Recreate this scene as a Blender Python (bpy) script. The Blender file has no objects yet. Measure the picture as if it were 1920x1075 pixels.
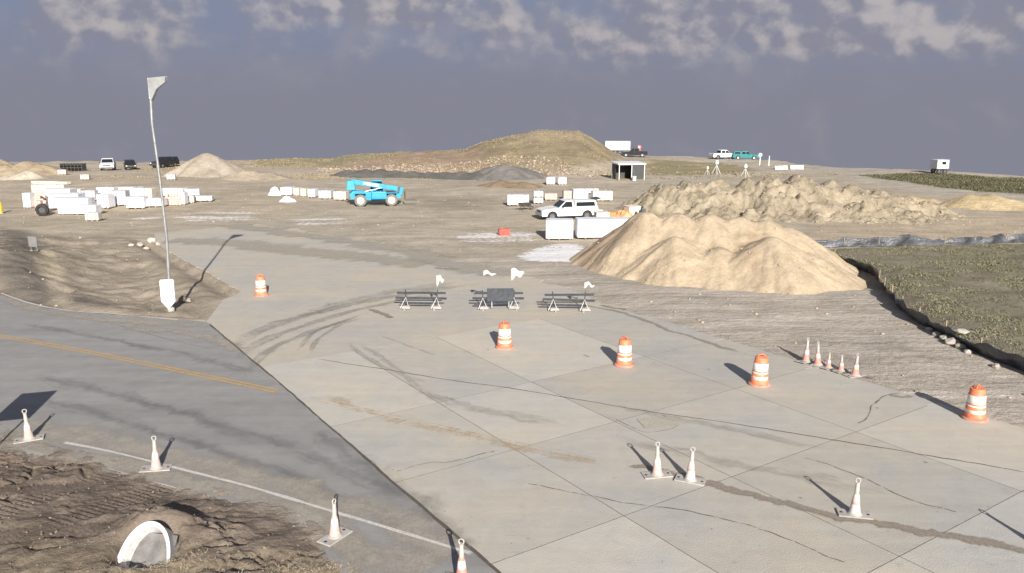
import bpy, math, random
import numpy as np
from mathutils import Vector, Matrix
from mathutils.geometry import tessellate_polygon

random.seed(7)
RNG = np.random.default_rng(11)
SC = bpy.context.scene
COL = SC.collection

# ------------------------------------------------------------------ camera
FPX, CAMH = 1500.0, 9.0
PITCH = math.atan(325.5 / FPX)
SP, CP = math.sin(PITCH), math.cos(PITCH)
cam_d = bpy.data.cameras.new("camera")
cam_d.sensor_width = 36.0
cam_d.lens = FPX / 1920.0 * 36.0
cam_d.clip_start = 0.1
cam_d.clip_end = 5000
cam = bpy.data.objects.new("camera", cam_d)
cam.location = (0, 0, CAMH)
cam.rotation_euler = (math.pi / 2 - PITCH, 0, 0)
COL.objects.link(cam)
SC.camera = cam
SC.render.resolution_x, SC.render.resolution_y = 1024, 573

# ------------------------------------------------------------------ sun and sky
SUN_EL = math.radians(24.0)
SUN_AZ = math.radians(168.0)          # from +Y towards +X
sun_to = Vector((math.sin(SUN_AZ) * math.cos(SUN_EL), math.cos(SUN_AZ) * math.cos(SUN_EL), math.sin(SUN_EL)))
sd = bpy.data.lights.new("sun", 'SUN')
sd.energy = 5.0
sd.angle = math.radians(0.5)
sd.color = (1.0, 0.945, 0.875)
sun = bpy.data.objects.new("sun", sd)
sun.rotation_euler = (-sun_to).to_track_quat('-Z', 'Y').to_euler()
sun.location = (20, -60, 60)
COL.objects.link(sun)

SC.view_settings.view_transform = 'Standard'
SC.view_settings.look = 'None'
SC.view_settings.gamma = 1.0
SC.view_settings.exposure = 0.53
SC.cycles.max_bounces = 6
SC.cycles.diffuse_bounces = 3
SC.cycles.transparent_max_bounces = 24


class NT:
    """small helper for building node trees"""
    def __init__(self, tree):
        self.t = tree
    def n(self, typ, **kw):
        nd = self.t.nodes.new(typ)
        for k, v in kw.items():
            setattr(nd, k, v)
        return nd
    def link(self, a, b):
        self.t.links.new(a, b)
    def put(self, sock, v):
        if isinstance(v, bpy.types.NodeSocket):
            self.link(v, sock)
        else:
            if hasattr(sock, 'default_value'):
                try:
                    sock.default_value = v
                except Exception:
                    sock.default_value = (v, v, v) if not hasattr(v, '__len__') else (*v, 1.0)
    def m(self, op, a, b=0.0, c=0.0, clamp=False):
        nd = self.n('ShaderNodeMath', operation=op, use_clamp=clamp)
        self.put(nd.inputs[0], a)
        self.put(nd.inputs[1], b)
        self.put(nd.inputs[2], c)
        return nd.outputs[0]
    def mix(self, f, a, b, blend='MIX'):
        nd = self.n('ShaderNodeMix', data_type='RGBA', blend_type=blend)
        self.put(nd.inputs[0], f)
        for s, v in ((nd.inputs[6], a), (nd.inputs[7], b)):
            if isinstance(v, bpy.types.NodeSocket):
                self.link(v, s)
            else:
                s.default_value = (v[0], v[1], v[2], 1.0)
        return nd.outputs[2]
    def ramp(self, v, lo, hi, a=0.0, b=1.0):
        nd = self.n('ShaderNodeMapRange', interpolation_type='SMOOTHSTEP')
        self.put(nd.inputs[0], v)
        nd.inputs[1].default_value = lo
        nd.inputs[2].default_value = hi
        nd.inputs[3].default_value = a
        nd.inputs[4].default_value = b
        return nd.outputs[0]
    def noise(self, vec, scale, detail=4.0, rough=0.55, dist=0.0):
        nd = self.n('ShaderNodeTexNoise')
        if vec is not None:
            self.link(vec, nd.inputs['Vector'])
        nd.inputs['Scale'].default_value = scale
        nd.inputs['Detail'].default_value = detail
        nd.inputs['Roughness'].default_value = rough
        nd.inputs['Distortion'].default_value = dist
        return nd.outputs['Fac']
    def comb(self, x, y, z=0.0):
        nd = self.n('ShaderNodeCombineXYZ')
        self.put(nd.inputs[0], x)
        self.put(nd.inputs[1], y)
        self.put(nd.inputs[2], z)
        return nd.outputs[0]


world = bpy.data.worlds.new("World")
SC.world = world
world.use_nodes = True
wt = world.node_tree
wt.nodes.clear()
W = NT(wt)
tc = W.n('ShaderNodeTexCoord')
sep = W.n('ShaderNodeSeparateXYZ')
W.link(tc.outputs['Generated'], sep.inputs[0])
az = W.m('ARCTAN2', sep.outputs[0], sep.outputs[1])
el = W.m('ARCSINE', sep.outputs[2])
DEG = math.pi / 180
nish = W.n('ShaderNodeTexSky', sky_type='NISHITA')
nish.sun_disc = False
nish.sun_elevation = SUN_EL
nish.sun_rotation = SUN_AZ
nish.dust_density = 2.0
nish.air_density = 1.0
upper = W.mix(1.0, nish.outputs[0], (0.048, 0.050, 0.057), 'MULTIPLY')
haze = (0.166, 0.168, 0.208)
veil = (0.152, 0.180, 0.262)
low = W.mix(W.ramp(el, 0.5 * DEG, 8.0 * DEG), haze, veil)
base_sky = W.mix(W.ramp(el, 7 * DEG, 38 * DEG), low, upper)
# cumulus field in azimuth / elevation
cv = W.comb(W.m('MULTIPLY', az, 1.0), W.m('MULTIPLY', el, 1.2))
warp = W.noise(cv, 9.0, 3.0)
cv2 = W.comb(W.m('ADD', az, W.m('MULTIPLY', warp, 0.035)), W.m('MULTIPLY', el, 1.2), 0.37)
cv_l = W.comb(W.m('ADD', az, W.m('ADD', W.m('MULTIPLY', warp, 0.035), 0.012)), W.m('ADD', W.m('MULTIPLY', el, 1.2), 0.010), 0.37)
n1 = W.noise(cv2, 15.0, 6.0, 0.5)
n1l = W.noise(cv_l, 15.0, 6.0, 0.5)
n0 = W.noise(cv, 6.5, 2.0, 0.5)
blob = None


def px_dir(x, y):
    u, v = (x - 960) / FPX, (537.5 - y) / FPX
    d = Vector((u, CP + v * SP, -SP + v * CP)).normalized()
    return math.atan2(d.x, d.y), math.asin(d.z)


for (x, y, sx, sy, a) in ((215, 35, 120, 40, .8), (560, 25, 60, 30, .4), (665, 18, 55, 34, .75), (772, 26, 42, 26, .95),
                          (985, 45, 130, 45, .8), (1120, 80, 70, 28, .5), (1240, 50, 70, 60, .8), (1370, 30, 110, 50, 1.0), (1640, 50, 120, 50, 1.0),
                          (1850, 45, 90, 50, .8), (1480, 90, 120, 30, .35), (480, 95, 160, 30, .3), (60, 80, 90, 40, .3),
                          (300, -70, 260, 60, .8), (1500, -80, 420, 60, .9), (900, -90, 200, 60, .7)):
    a0, e0 = px_dir(x, y)
    dx = W.m('DIVIDE', W.m('SUBTRACT', az, a0), sx / FPX)
    dy = W.m('DIVIDE', W.m('SUBTRACT', el, e0), sy / FPX)
    g = W.m('MULTIPLY', W.m('EXPONENT', W.m('MULTIPLY', W.m('ADD', W.m('MULTIPLY', dx, dx), W.m('MULTIPLY', dy, dy)), -0.7)), a)
    blob = g if blob is None else W.m('ADD', blob, g)
outside = W.m('MULTIPLY', W.m('MAXIMUM', W.ramp(el, 9 * DEG, 14 * DEG), W.ramp(W.m('ABSOLUTE', az), 36 * DEG, 44 * DEG)), W.ramp(n0, .42, .62))
outside = W.m('MULTIPLY', outside, W.ramp(el, 2.0 * DEG, 6 * DEG))
blob = W.m('MAXIMUM', W.m('MINIMUM', blob, 1.1), W.m('MULTIPLY', outside, .8))
dens = W.m('ADD', W.m('MULTIPLY', blob, 0.42), n1)
densl = W.m('ADD', W.m('MULTIPLY', blob, 0.42), n1l)
body = W.m('MULTIPLY', W.ramp(dens, 0.54, 0.96), W.ramp(el, 1.0 * DEG, 5.0 * DEG, .25, 1.0))
lit = W.ramp(W.m('SUBTRACT', dens, densl), -0.06, 0.13)
ccol = W.mix(lit, (0.180, 0.177, 0.215), (0.385, 0.35, 0.335))
thin = W.m('MULTIPLY', W.ramp(W.noise(cv2, 13.0, 5.0, .6), .45, .75), W.ramp(el, 0.0, 4.5 * DEG))
sky1 = W.mix(W.m('MULTIPLY', thin, .55), base_sky, (0.222, 0.212, 0.243))
skyc = W.mix(W.m('MULTIPLY', body, .72), sky1, ccol)
bg = W.n('ShaderNodeBackground')
W.link(skyc, bg.inputs[0])
bg.inputs[1].default_value = 1.0
wo = W.n('ShaderNodeOutputWorld')
W.link(bg.outputs[0], wo.inputs[0])


# ------------------------------------------------------------------ site survey helpers
def G(x, y, z=0.0):
    """point of the site plane at height z that the survey photograph shows at x, y"""
    u, v = (x - 960) / FPX, (537.5 - y) / FPX
    t = (CAMH - z) / (SP - v * CP)
    return (u * t, (CP + v * SP) * t)


def hgt(y, Y):
    v = (537.5 - y) / FPX
    return CAMH - Y * (SP - v * CP) / (CP + v * SP)


E1 = np.array((math.cos(math.radians(-56.2)), math.sin(math.radians(-56.2))))
E2 = np.array((-E1[1], E1[0]))


def AB(a, b):
    p = E1 * a + E2 * b
    return (float(p[0]), float(p[1]))


# numpy value noise
_T = RNG.random((256, 256))


def vnoise(x, y):
    x = np.asarray(x, float); y = np.asarray(y, float)
    xi = np.floor(x).astype(int); yi = np.floor(y).astype(int)
    fx = x - xi; fy = y - yi
    fx = fx * fx * fx * (fx * (fx * 6 - 15) + 10); fy = fy * fy * fy * (fy * (fy * 6 - 15) + 10)
    a = _T[xi & 255, yi & 255]; b = _T[(xi + 1) & 255, yi & 255]
    c = _T[xi & 255, (yi + 1) & 255]; d = _T[(xi + 1) & 255, (yi + 1) & 255]
    return (a * (1 - fx) + b * fx) * (1 - fy) + (c * (1 - fx) + d * fx) * fy


def fbm(x, y, o=4, g=.5):
    s = 0; am = 1; tot = 0
    x = np.asarray(x, float); y = np.asarray(y, float)
    for i in range(o):
        s = s + am * (vnoise(x + 17.3 * i, y - 9.1 * i) * 2 - 1)
        tot += am; am *= g
        x, y = (x * 1.63 + y * 1.13) , (y * 1.63 - x * 1.13)
    return s / tot


def sstep(a, b, x):
    t = np.clip((np.asarray(x, float) - a) / (b - a), 0, 1)
    return t * t * (3 - 2 * t)


def sdist(px, py, poly):
    """signed distance, positive inside"""
    px = np.asarray(px, float); py = np.asarray(py, float)
    n = len(poly)
    if px.size > 2000:
        xs = [p[0] for p in poly]; ys = [p[1] for p in poly]
        m = (px > min(xs) - 7) & (px < max(xs) + 7) & (py > min(ys) - 7) & (py < max(ys) + 7)
        if not m.all():
            out = np.full(px.shape, -7.0)
            if m.any():
                out[m] = _sd(px[m], py[m], poly)
            return out
    return _sd(px, py, poly)


def _sd(px, py, poly):
    d = np.full(px.shape, 1e9); ins = np.zeros(px.shape, bool)
    n = len(poly)
    for i in range(n):
        ax, ay = poly[i]; bx, by = poly[(i + 1) % n]
        ex, ey = bx - ax, by - ay
        t = np.clip(((px - ax) * ex + (py - ay) * ey) / (ex * ex + ey * ey + 1e-12), 0, 1)
        d = np.minimum(d, np.hypot(px - ax - t * ex, py - ay - t * ey))
        c = ((ay > py) != (by > py)) & (px < (bx - ax) * (py - ay) / ((by - ay) if by != ay else 1e-12) + ax)
        ins ^= c
    return np.where(ins, d, -d)


def pxpoly(*pts):
    return [G(*p) for p in pts]


# ------------------------------------------------------------------ materials
MATS = {}


def newmat(name):
    m = bpy.data.materials.new(name)
    m.use_nodes = True
    m.node_tree.nodes.clear()
    t = NT(m.node_tree)
    out = t.n('ShaderNodeOutputMaterial')
    b = t.n('ShaderNodeBsdfPrincipled')
    t.link(b.outputs[0], out.inputs[0])
    return m, t, b, out


def plain(name, col, rough=.6, metal=0.0, var=.12, scale=3.0, dirt=.0, dirtcol=(.28, .23, .17), bump=0.0, spec=.5):
    """painted / plastic / metal surface with mottling and a little site dust"""
    if name in MATS:
        return MATS[name]
    m, t, b, _ = newmat(name)
    tcx = t.n('ShaderNodeTexCoord').outputs['Object']
    n = t.noise(tcx, scale, 5.0, .6)
    c = t.mix(t.ramp(n, .3, .7), [v * (1 - var) for v in col], [min(1, v * (1 + var)) for v in col])
    if dirt:
        nd = t.noise(tcx, scale * 2.3, 5.0, .65)
        c = t.mix(t.m('MULTIPLY', t.ramp(nd, .48, .72), dirt), c, dirtcol)
    t.link(c, b.inputs['Base Color'])
    b.inputs['Roughness'].default_value = rough
    b.inputs['Metallic'].default_value = metal
    b.inputs['Specular IOR Level'].default_value = spec
    if bump:
        bp = t.n('ShaderNodeBump')
        bp.inputs['Strength'].default_value = 1.0
        bp.inputs['Distance'].default_value = bump
        t.link(t.noise(tcx, scale * 4, 4.0), bp.inputs['Height'])
        t.link(bp.outputs[0], b.inputs['Normal'])
    MATS[name] = m
    return m


def soil(name, attr=True, col=(.3, .24, .17), bump=.05, fine=1.0, streak=False, powder=False, cracks=False):
    m, t, b, _ = newmat(name)
    pos = t.n('ShaderNodeNewGeometry').outputs['Position']
    if attr:
        a = t.n('ShaderNodeAttribute', attribute_name='col')
        base = a.outputs['Color']
    else:
        base = t.mix(0.0, col, col)
    n1 = t.noise(pos, 0.55 * fine, 6.0, .62)
    n2 = t.noise(pos, 3.2 * fine, 6.0, .65)
    n3 = t.noise(pos, 17.0 * fine, 4.0, .6)
    f = t.m('ADD', t.m('MULTIPLY', t.m('SUBTRACT', n1, .5), .75), t.m('MULTIPLY', t.m('SUBTRACT', n2, .5), .62))
    f = t.m('ADD', f, t.m('MULTIPLY', t.m('SUBTRACT', n3, .5), .6))
    f = t.m('ADD', f, 1.0)
    h = t.m('ADD', t.m('MULTIPLY', n2, 1.0), t.m('MULTIPLY', n3, .35))
    if streak:
        mp = t.n('ShaderNodeMapping')
        mp.inputs['Rotation'].default_value = (0, 0, math.radians(56.2))
        mp.inputs['Scale'].default_value = (.10, 2.3, 1)
        t.link(pos, mp.inputs[0])
        ns = t.noise(mp.outputs[0], 1.3, 5.0, .6)
        sa = t.n('ShaderNodeAttribute', attribute_name='streak').outputs['Fac']
        f = t.m('ADD', f, t.m('MULTIPLY', t.m('MULTIPLY', t.m('SUBTRACT', ns, .5), .85), sa))
        h = t.m('ADD', h, t.m('MULTIPLY', t.m('MULTIPLY', ns, .5), sa))
        mp2 = t.n('ShaderNodeMapping')
        mp2.inputs['Rotation'].default_value = (0, 0, math.radians(8))
        mp2.inputs['Scale'].default_value = (.09, .9, 1)
        t.link(pos, mp2.inputs[0])
        ns2 = t.noise(mp2.outputs[0], 1.1, 5.0, .6)
        f = t.m('ADD', f, t.m('MULTIPLY', t.m('SUBTRACT', ns2, .5), .8))
    c = t.n('ShaderNodeMix', data_type='RGBA', blend_type='MULTIPLY')
    c.inputs[0].default_value = 1.0
    t.link(base, c.inputs[6])
    cc = t.comb(f, t.m('MULTIPLY', f, 1.0), t.m('POWER', f, 1.12))
    t.link(cc, c.inputs[7])
    colr = c.outputs[2]
    # pebbles and light flecks
    fl = t.ramp(t.noise(pos, 30.0 * fine, 2.0, .5), .66, .74)
    colr = t.mix(t.m('MULTIPLY', fl, .25), colr, (.42, .37, .30))
    if powder:
        pa = t.n('ShaderNodeAttribute', attribute_name='powder').outputs['Fac']
        pn = t.ramp(t.m('ADD', pa, t.m('MULTIPLY', t.m('SUBTRACT', t.m('ADD', t.m('MULTIPLY', ns2, .6), t.m('MULTIPLY', n2, .4)), .5), 2.6)), .42, .78)
        colr = t.mix(t.m('MULTIPLY', pn, .95), colr, (.86, .85, .84))
    t.link(colr, b.inputs['Base Color'])
    b.inputs['Roughness'].default_value = .95
    b.inputs['Specular IOR Level'].default_value = .15
    bp = t.n('ShaderNodeBump')
    bp.inputs['Strength'].default_value = 1.0
    bp.inputs['Distance'].default_value = bump
    t.link(h, bp.inputs['Height'])
    t.link(bp.outputs[0], b.inputs['Normal'])
    MATS[name] = m
    return m


def concrete_mat(name, col, slabvar=.05):
    m, t, b, _ = newmat(name)
    pos = t.n('ShaderNodeNewGeometry').outputs['Position']
    oi = t.n('ShaderNodeObjectInfo').outputs['Random']
    n1 = t.noise(pos, .22, 5.0, .6)
    n2 = t.noise(pos, 1.7, 6.0, .65, .6)
    n3 = t.noise(pos, 26.0, 3.0, .6)
    mp = t.n('ShaderNodeMapping')
    mp.inputs['Rotation'].default_value = (0, 0, math.radians(26))
    mp.inputs['Scale'].default_value = (.16, 1.6, 1)
    t.link(pos, mp.inputs[0])
    ns = t.noise(mp.outputs[0], 1.2, 5.0, .6)
    f = t.m('ADD', 1.0, t.m('MULTIPLY', t.m('SUBTRACT', n1, .5), .40))
    f = t.m('ADD', f, t.m('MULTIPLY', t.m('SUBTRACT', n2, .5), .26))
    f = t.m('ADD', f, t.m('MULTIPLY', t.m('SUBTRACT', ns, .5), .24))
    f = t.m('ADD', f, t.m('MULTIPLY', t.m('SUBTRACT', n3, .5), .16))
    f = t.m('ADD', f, t.m('MULTIPLY', t.m('SUBTRACT', oi, .5), slabvar * 2))
    c = t.mix(t.ramp(n1, .35, .65), col, (col[0] * 1.03, col[1] * .97, col[2] * .88))
    c = t.mix(1.0, c, t.comb(f, f, f), 'MULTIPLY')
    # oil spots and scuffs
    vr = t.n('ShaderNodeTexVoronoi')
    t.link(pos, vr.inputs['Vector'])
    vr.inputs['Scale'].default_value = .95
    vr.inputs['Randomness'].default_value = 1.0
    spot = t.m('MULTIPLY', t.ramp(t.m('ADD', vr.outputs['Distance'], t.m('MULTIPLY', n2, .12)), .085, .13, 1, 0), t.ramp(t.noise(pos, .31, 2.0), .5, .6))
    scuff = t.m('MULTIPLY', t.ramp(t.noise(mp.outputs[0], 5.5, 6.0, .72), .60, .70), t.ramp(t.noise(pos, .5, 3.0), .45, .62))
    vr2 = t.n('ShaderNodeTexVoronoi')
    t.link(pos, vr2.inputs['Vector'])
    vr2.inputs['Scale'].default_value = 2.6
    spot2 = t.m('MULTIPLY', t.ramp(t.m('ADD', vr2.outputs['Distance'], t.m('MULTIPLY', n3, .10)), .09, .13, 1, 0), t.ramp(t.noise(pos, .8, 2.0), .52, .6))
    blot = t.ramp(t.noise(pos, 2.6, 6.0, .72), .58, .74)
    dk = t.m('MAXIMUM', t.m('MULTIPLY', t.m('MAXIMUM', spot, spot2), .62), t.m('MULTIPLY', scuff, .42))
    dk = t.m('MAXIMUM', dk, t.m('MULTIPLY', blot, .22))
    c = t.mix(dk, c, (.13, .125, .12))
    t.link(c, b.inputs['Base Color'])
    b.inputs['Roughness'].default_value = .9
    b.inputs['Specular IOR Level'].default_value = .2
    bp = t.n('ShaderNodeBump')
    bp.inputs['Strength'].default_value = .7
    bp.inputs['Distance'].default_value = .012
    t.link(t.m('ADD', n3, n2), bp.inputs['Height'])
    t.link(bp.outputs[0], b.inputs['Normal'])
    MATS[name] = m
    return m


def asphalt_mat():
    m, t, b, _ = newmat('asphalt')
    pos = t.n('ShaderNodeNewGeometry').outputs['Position']
    mp = t.n('ShaderNodeMapping')
    mp.inputs['Rotation'].default_value = (0, 0, math.radians(27))
    mp.inputs['Scale'].default_value = (.09, 1.0, 1)
    t.link(pos, mp.inputs[0])
    ns = t.noise(mp.outputs[0], 1.0, 5.0, .6)
    n2 = t.noise(pos, 1.3, 6.0, .66)
    n3 = t.noise(pos, 40.0, 3.0, .7)
    f = t.m('ADD', 1.0, t.m('MULTIPLY', t.m('SUBTRACT', ns, .5), .62))
    f = t.m('ADD', f, t.m('MULTIPLY', t.m('SUBTRACT', n2, .5), .42))
    f = t.m('ADD', f, t.m('MULTIPLY', t.m('SUBTRACT', n3, .5), .42))
    c = t.mix(1.0, (.300, .294, .282), t.comb(f, f, f), 'MULTIPLY')
    pl = t.ramp(t.noise(pos, 5.0, 5.0, .75), .66, .76)
    c = t.mix(t.m('MULTIPLY', pl, .4), c, (.09, .087, .085))
    t.link(c, b.inputs['Base Color'])
    b.inputs['Roughness'].default_value = .9
    b.inputs['Specular IOR Level'].default_value = .25
    bp = t.n('ShaderNodeBump')
    bp.inputs['Distance'].default_value = .012
    t.link(t.m('ADD', n3, n2), bp.inputs['Height'])
    t.link(bp.outputs[0], b.inputs['Normal'])
    MATS['asphalt'] = m
    return m


def decal_mat(name, col, opacity=.8, scale=2.0, stretch=1.0, lo=.35, hi=.65, feather=.5, endf=.12):
    if name in MATS:
        return MATS[name]
    m, t, b, out = newmat(name)
    uv = t.n('ShaderNodeUVMap', uv_map='uv').outputs[0]
    sp = t.n('ShaderNodeSeparateXYZ')
    t.link(uv, sp.inputs[0])
    pos = t.n('ShaderNodeNewGeometry').outputs['Position']
    across = t.m('SUBTRACT', 1.0, t.m('ABSOLUTE', t.m('SUBTRACT', t.m('MULTIPLY', sp.outputs[0], 2.0), 1.0)))
    along = t.m('MINIMUM', sp.outputs[1], t.m('SUBTRACT', 1.0, sp.outputs[1]))
    e = t.m('MULTIPLY', t.ramp(across, 0.0, feather), t.ramp(along, 0.0, endf))
    n = t.m('ADD', t.m('MULTIPLY', t.noise(pos, scale, 6.0, .68), .6), t.m('MULTIPLY', t.noise(pos, scale * 5.0, 5.0, .7), .4))
    if stretch > 1:
        cvx = t.comb(t.m('MULTIPLY', sp.outputs[0], stretch), t.m('MULTIPLY', sp.outputs[1], 6.0))
        n = t.m('ADD', t.m('MULTIPLY', n, .5), t.m('MULTIPLY', t.noise(cvx, 1.4, 4.0, .6), .5))
    a = t.m('MULTIPLY', t.ramp(t.m('ADD', n, t.m('MULTIPLY', t.m('SUBTRACT', e, 1.0), .5)), lo, hi), e)
    a = t.m('MULTIPLY', a, opacity)
    n3 = t.noise(pos, 20.0, 3.0)
    c = t.mix(t.ramp(n3, .25, .75), [v * .85 for v in col], [min(1, v * 1.15) for v in col])
    t.link(c, b.inputs['Base Color'])
    b.inputs['Roughness'].default_value = .95
    b.inputs['Specular IOR Level'].default_value = .1
    tr = t.n('ShaderNodeBsdfTransparent')
    mx = t.n('ShaderNodeMixShader')
    t.link(a, mx.inputs[0])
    t.link(tr.outputs[0], mx.inputs[1])
    t.link(b.outputs[0], mx.inputs[2])
    t.link(mx.outputs[0], out.inputs[0])
    MATS[name] = m
    return m


# ------------------------------------------------------------------ mesh helpers
class MB:
    def __init__(self):
        self.v = []; self.f = []; self.smooth = set()
    def add(self, vs, fs, smooth=False):
        o = len(self.v)
        self.v += [tuple(p) for p in vs]
        for f in fs:
            if smooth:
                self.smooth.add(len(self.f))
            self.f.append(tuple(i + o for i in f))
        return self
    def box(self, c, s, rz=0.0, rx=0.0, ry=0.0, taper=(1, 1)):
        M = Matrix.Translation(c) @ Matrix.Rotation(rz, 4, 'Z') @ Matrix.Rotation(ry, 4, 'Y') @ Matrix.Rotation(rx, 4, 'X')
        vs = []
        for z in (-.5, .5):
            kx, ky = (1, 1) if z < 0 else taper
            for x, y in ((-.5, -.5), (.5, -.5), (.5, .5), (-.5, .5)):
                vs.append(M @ Vector((x * s[0] * kx, y * s[1] * ky, z * s[2])))
        return self.add(vs, [(3, 2, 1, 0), (4, 5, 6, 7), (0, 1, 5, 4), (1, 2, 6, 5), (2, 3, 7, 6), (3, 0, 4, 7)])
    def prism(self, prof, y0, y1, inset=None):
        """profile in x,z extruded along y"""
        n = len(prof)
        vs = [(x, y0, z) for x, z in prof] + [(x, y1, z) for x, z in prof]
        tri = tessellate_polygon([[Vector((x, z, 0)) for x, z in prof]])
        fs = [tuple(t) for t in tri] + [tuple(i + n for i in reversed(t)) for t in tri]
        fs += [(i, (i + 1) % n, (i + 1) % n + n, i + n) for i in range(n)]
        return self.add(vs, fs)
    def cyl(self, p0, p1, r0, r1=None, n=12, cap=True, smooth=True):
        r1 = r0 if r1 is None else r1
        p0, p1 = Vector(p0), Vector(p1)
        ax = (p1 - p0).normalized()
        t = Vector((0, 0, 1)) if abs(ax.z) < .9 else Vector((1, 0, 0))
        u = ax.cross(t).normalized(); w = ax.cross(u)
        vs = []
        for p, r in ((p0, r0), (p1, r1)):
            for i in range(n):
                a = 2 * math.pi * i / n
                vs.append(p + (u * math.cos(a) + w * math.sin(a)) * r)
        self.add(vs, [(i, (i + 1) % n, (i + 1) % n + n, i + n) for i in range(n)], smooth)
        if cap:
            self.add(vs, [tuple(range(n - 1, -1, -1)), tuple(range(n, 2 * n))])
        return self
    def tube(self, pts, r, n=8):
        pts = [Vector(p) for p in pts]
        rs = r if hasattr(r, '__len__') else [r] * len(pts)
        vs = []
        for i, p in enumerate(pts):
            ax = (pts[min(i + 1, len(pts) - 1)] - pts[max(i - 1, 0)]).normalized()
            t = Vector((0, 1, 0)) if abs(ax.y) < .9 else Vector((1, 0, 0))
            u = ax.cross(t).normalized(); w = ax.cross(u)
            for k in range(n):
                a = 2 * math.pi * k / n
                vs.append(p + (u * math.cos(a) + w * math.sin(a)) * rs[i])
        fs = [(i * n + k, i * n + (k + 1) % n, (i + 1) * n + (k + 1) % n, (i + 1) * n + k) for i in range(len(pts) - 1) for k in range(n)]
        self.add(vs, fs, True)
        self.add(vs, [tuple(range(n - 1, -1, -1)), tuple(range((len(pts) - 1) * n, len(pts) * n))])
        return self
    def lathe(self, prof, n=24, c=(0, 0, 0), capb=True, capt=True):
        vs = [(c[0] + r * math.cos(2 * math.pi * k / n), c[1] + r * math.sin(2 * math.pi * k / n), c[2] + z) for r, z in prof for k in range(n)]
        fs = [(i * n + k, i * n + (k + 1) % n, (i + 1) * n + (k + 1) % n, (i + 1) * n + k) for i in range(len(prof) - 1) for k in range(n)]
        self.add(vs, fs, True)
        if capb:
            self.add(vs[:n], [tuple(range(n - 1, -1, -1))])
        if capt:
            self.add(vs[-n:], [tuple(range(n))])
        return self
    def quad(self, *p):
        return self.add(p, [tuple(range(len(p)))])
    def build(self, name, mat, parent=None, bevel=0.0, segs=2):
        me = bpy.data.meshes.new(name)
        me.from_pydata(self.v, [], self.f)
        if self.smooth:
            sm = np.zeros(len(self.f), bool)
            sm[list(self.smooth)] = True
            me.polygons.foreach_set('use_smooth', sm)
        me.update()
        if isinstance(mat, str):
            mat = MATS[mat]
        me.materials.append(mat)
        o = bpy.data.objects.new(name, me)
        COL.objects.link(o)
        if parent:
            o.parent = parent
        if bevel:
            bm = o.modifiers.new('bevel', 'BEVEL')
            bm.width = bevel; bm.segments = segs; bm.limit_method = 'ANGLE'
        return o


def tag(o, label=None, cat=None, group=None, kind=None):
    if label: o['label'] = label
    if cat: o['category'] = cat
    if group: o['group'] = group
    if kind: o['kind'] = kind
    return o


def thing(name, label, cat, loc=(0, 0, 0), rz=0.0, group=None, scale=1.0):
    o = bpy.data.objects.new(name, None)
    o.empty_display_size = .3
    COL.objects.link(o)
    o.location = loc
    o.rotation_euler = (0, 0, rz)
    o.scale = (scale,) * 3
    return tag(o, label, cat, group)


def copy_tree(o, parent=None):
    c = o.copy()
    COL.objects.link(c)
    c.parent = parent
    for ch in list(o.children):
        copy_tree(ch, c)
    return c


def np_mesh(name, V, F, mat, attrs=None, smooth=True, parent=None):
    """V (n,3) array, F (m,4) or (m,3) index array"""
    me = bpy.data.meshes.new(name)
    V = np.ascontiguousarray(V, np.float32); F = np.ascontiguousarray(F, np.int32)
    k = F.shape[1]
    me.vertices.add(len(V)); me.vertices.foreach_set('co', V.ravel())
    me.loops.add(F.size); me.loops.foreach_set('vertex_index', F.ravel())
    me.polygons.add(len(F))
    me.polygons.foreach_set('loop_start', np.arange(0, F.size, k, dtype=np.int32))
    me.polygons.foreach_set('loop_total', np.full(len(F), k, np.int32))
    me.polygons.foreach_set('use_smooth', np.full(len(F), smooth, bool))
    me.update(calc_edges=True)
    for an, (typ, data) in (attrs or {}).items():
        at = me.attributes.new(an, typ, 'POINT')
        if typ == 'FLOAT_COLOR':
            at.data.foreach_set('color', np.ascontiguousarray(np.c_[data, np.ones(len(V))], np.float32).ravel())
        else:
            at.data.foreach_set('value', np.ascontiguousarray(data, np.float32))
    me.materials.append(MATS[mat] if isinstance(mat, str) else mat)
    o = bpy.data.objects.new(name, me)
    COL.objects.link(o)
    if parent:
        o.parent = parent
    return o


def grid_faces(nx, ny):
    i = np.arange(nx - 1)[:, None]; j = np.arange(ny - 1)[None, :]
    a = i * ny + j
    return np.stack([a, a + ny, a + ny + 1, a + 1], -1).reshape(-1, 4)


# ------------------------------------------------------------------ ground plan
ROAD_FAR = [(-46.0, 52.5), (-33.0, 44.0), (-25.78, 39.26), (-21.52, 36.46), (-18.52, 35.44), (-13.47, 34.2)]
ASPHALT = ROAD_FAR + [AB(-12, 7.79), AB(-6, 7.79), AB(-1.5, 7.79), (-2.9, 12.6)] + [(p[0] - .25, p[1] - .45) for p in (G(700, 1075), G(650, 1030), G(625, 990), G(560, 952), G(440, 918), G(300, 882), G(200, 852), G(110, 836), (-13.2, 21.0), (-15.5, 22.6))] + [(-40, 34.0)]
APRON_A = [2.0, -3.6, -8.03, -12.5, -16.95, -21.3, -28.05]
APRON_B = [7.8, 11.45, 15.05, 20.3, 24.6]
APRON = [AB(2, 7.8), AB(2, 24.6), AB(-28.05, 24.2), AB(-28.05, 7.8)]
OLDCON = [AB(-28.06, 7.8), AB(-35.9, 7.8), (-14.25, 38.5), (-13.84, 40.12), (-25.39, 56.22), (-27.3, 60.6), (-21.25, 66.0),
          (-9.5, 56.5), (-3.2, 48.6), (1.2, 43.6), (3.6, 39.6), AB(-28.06, 24.2)]
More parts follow.
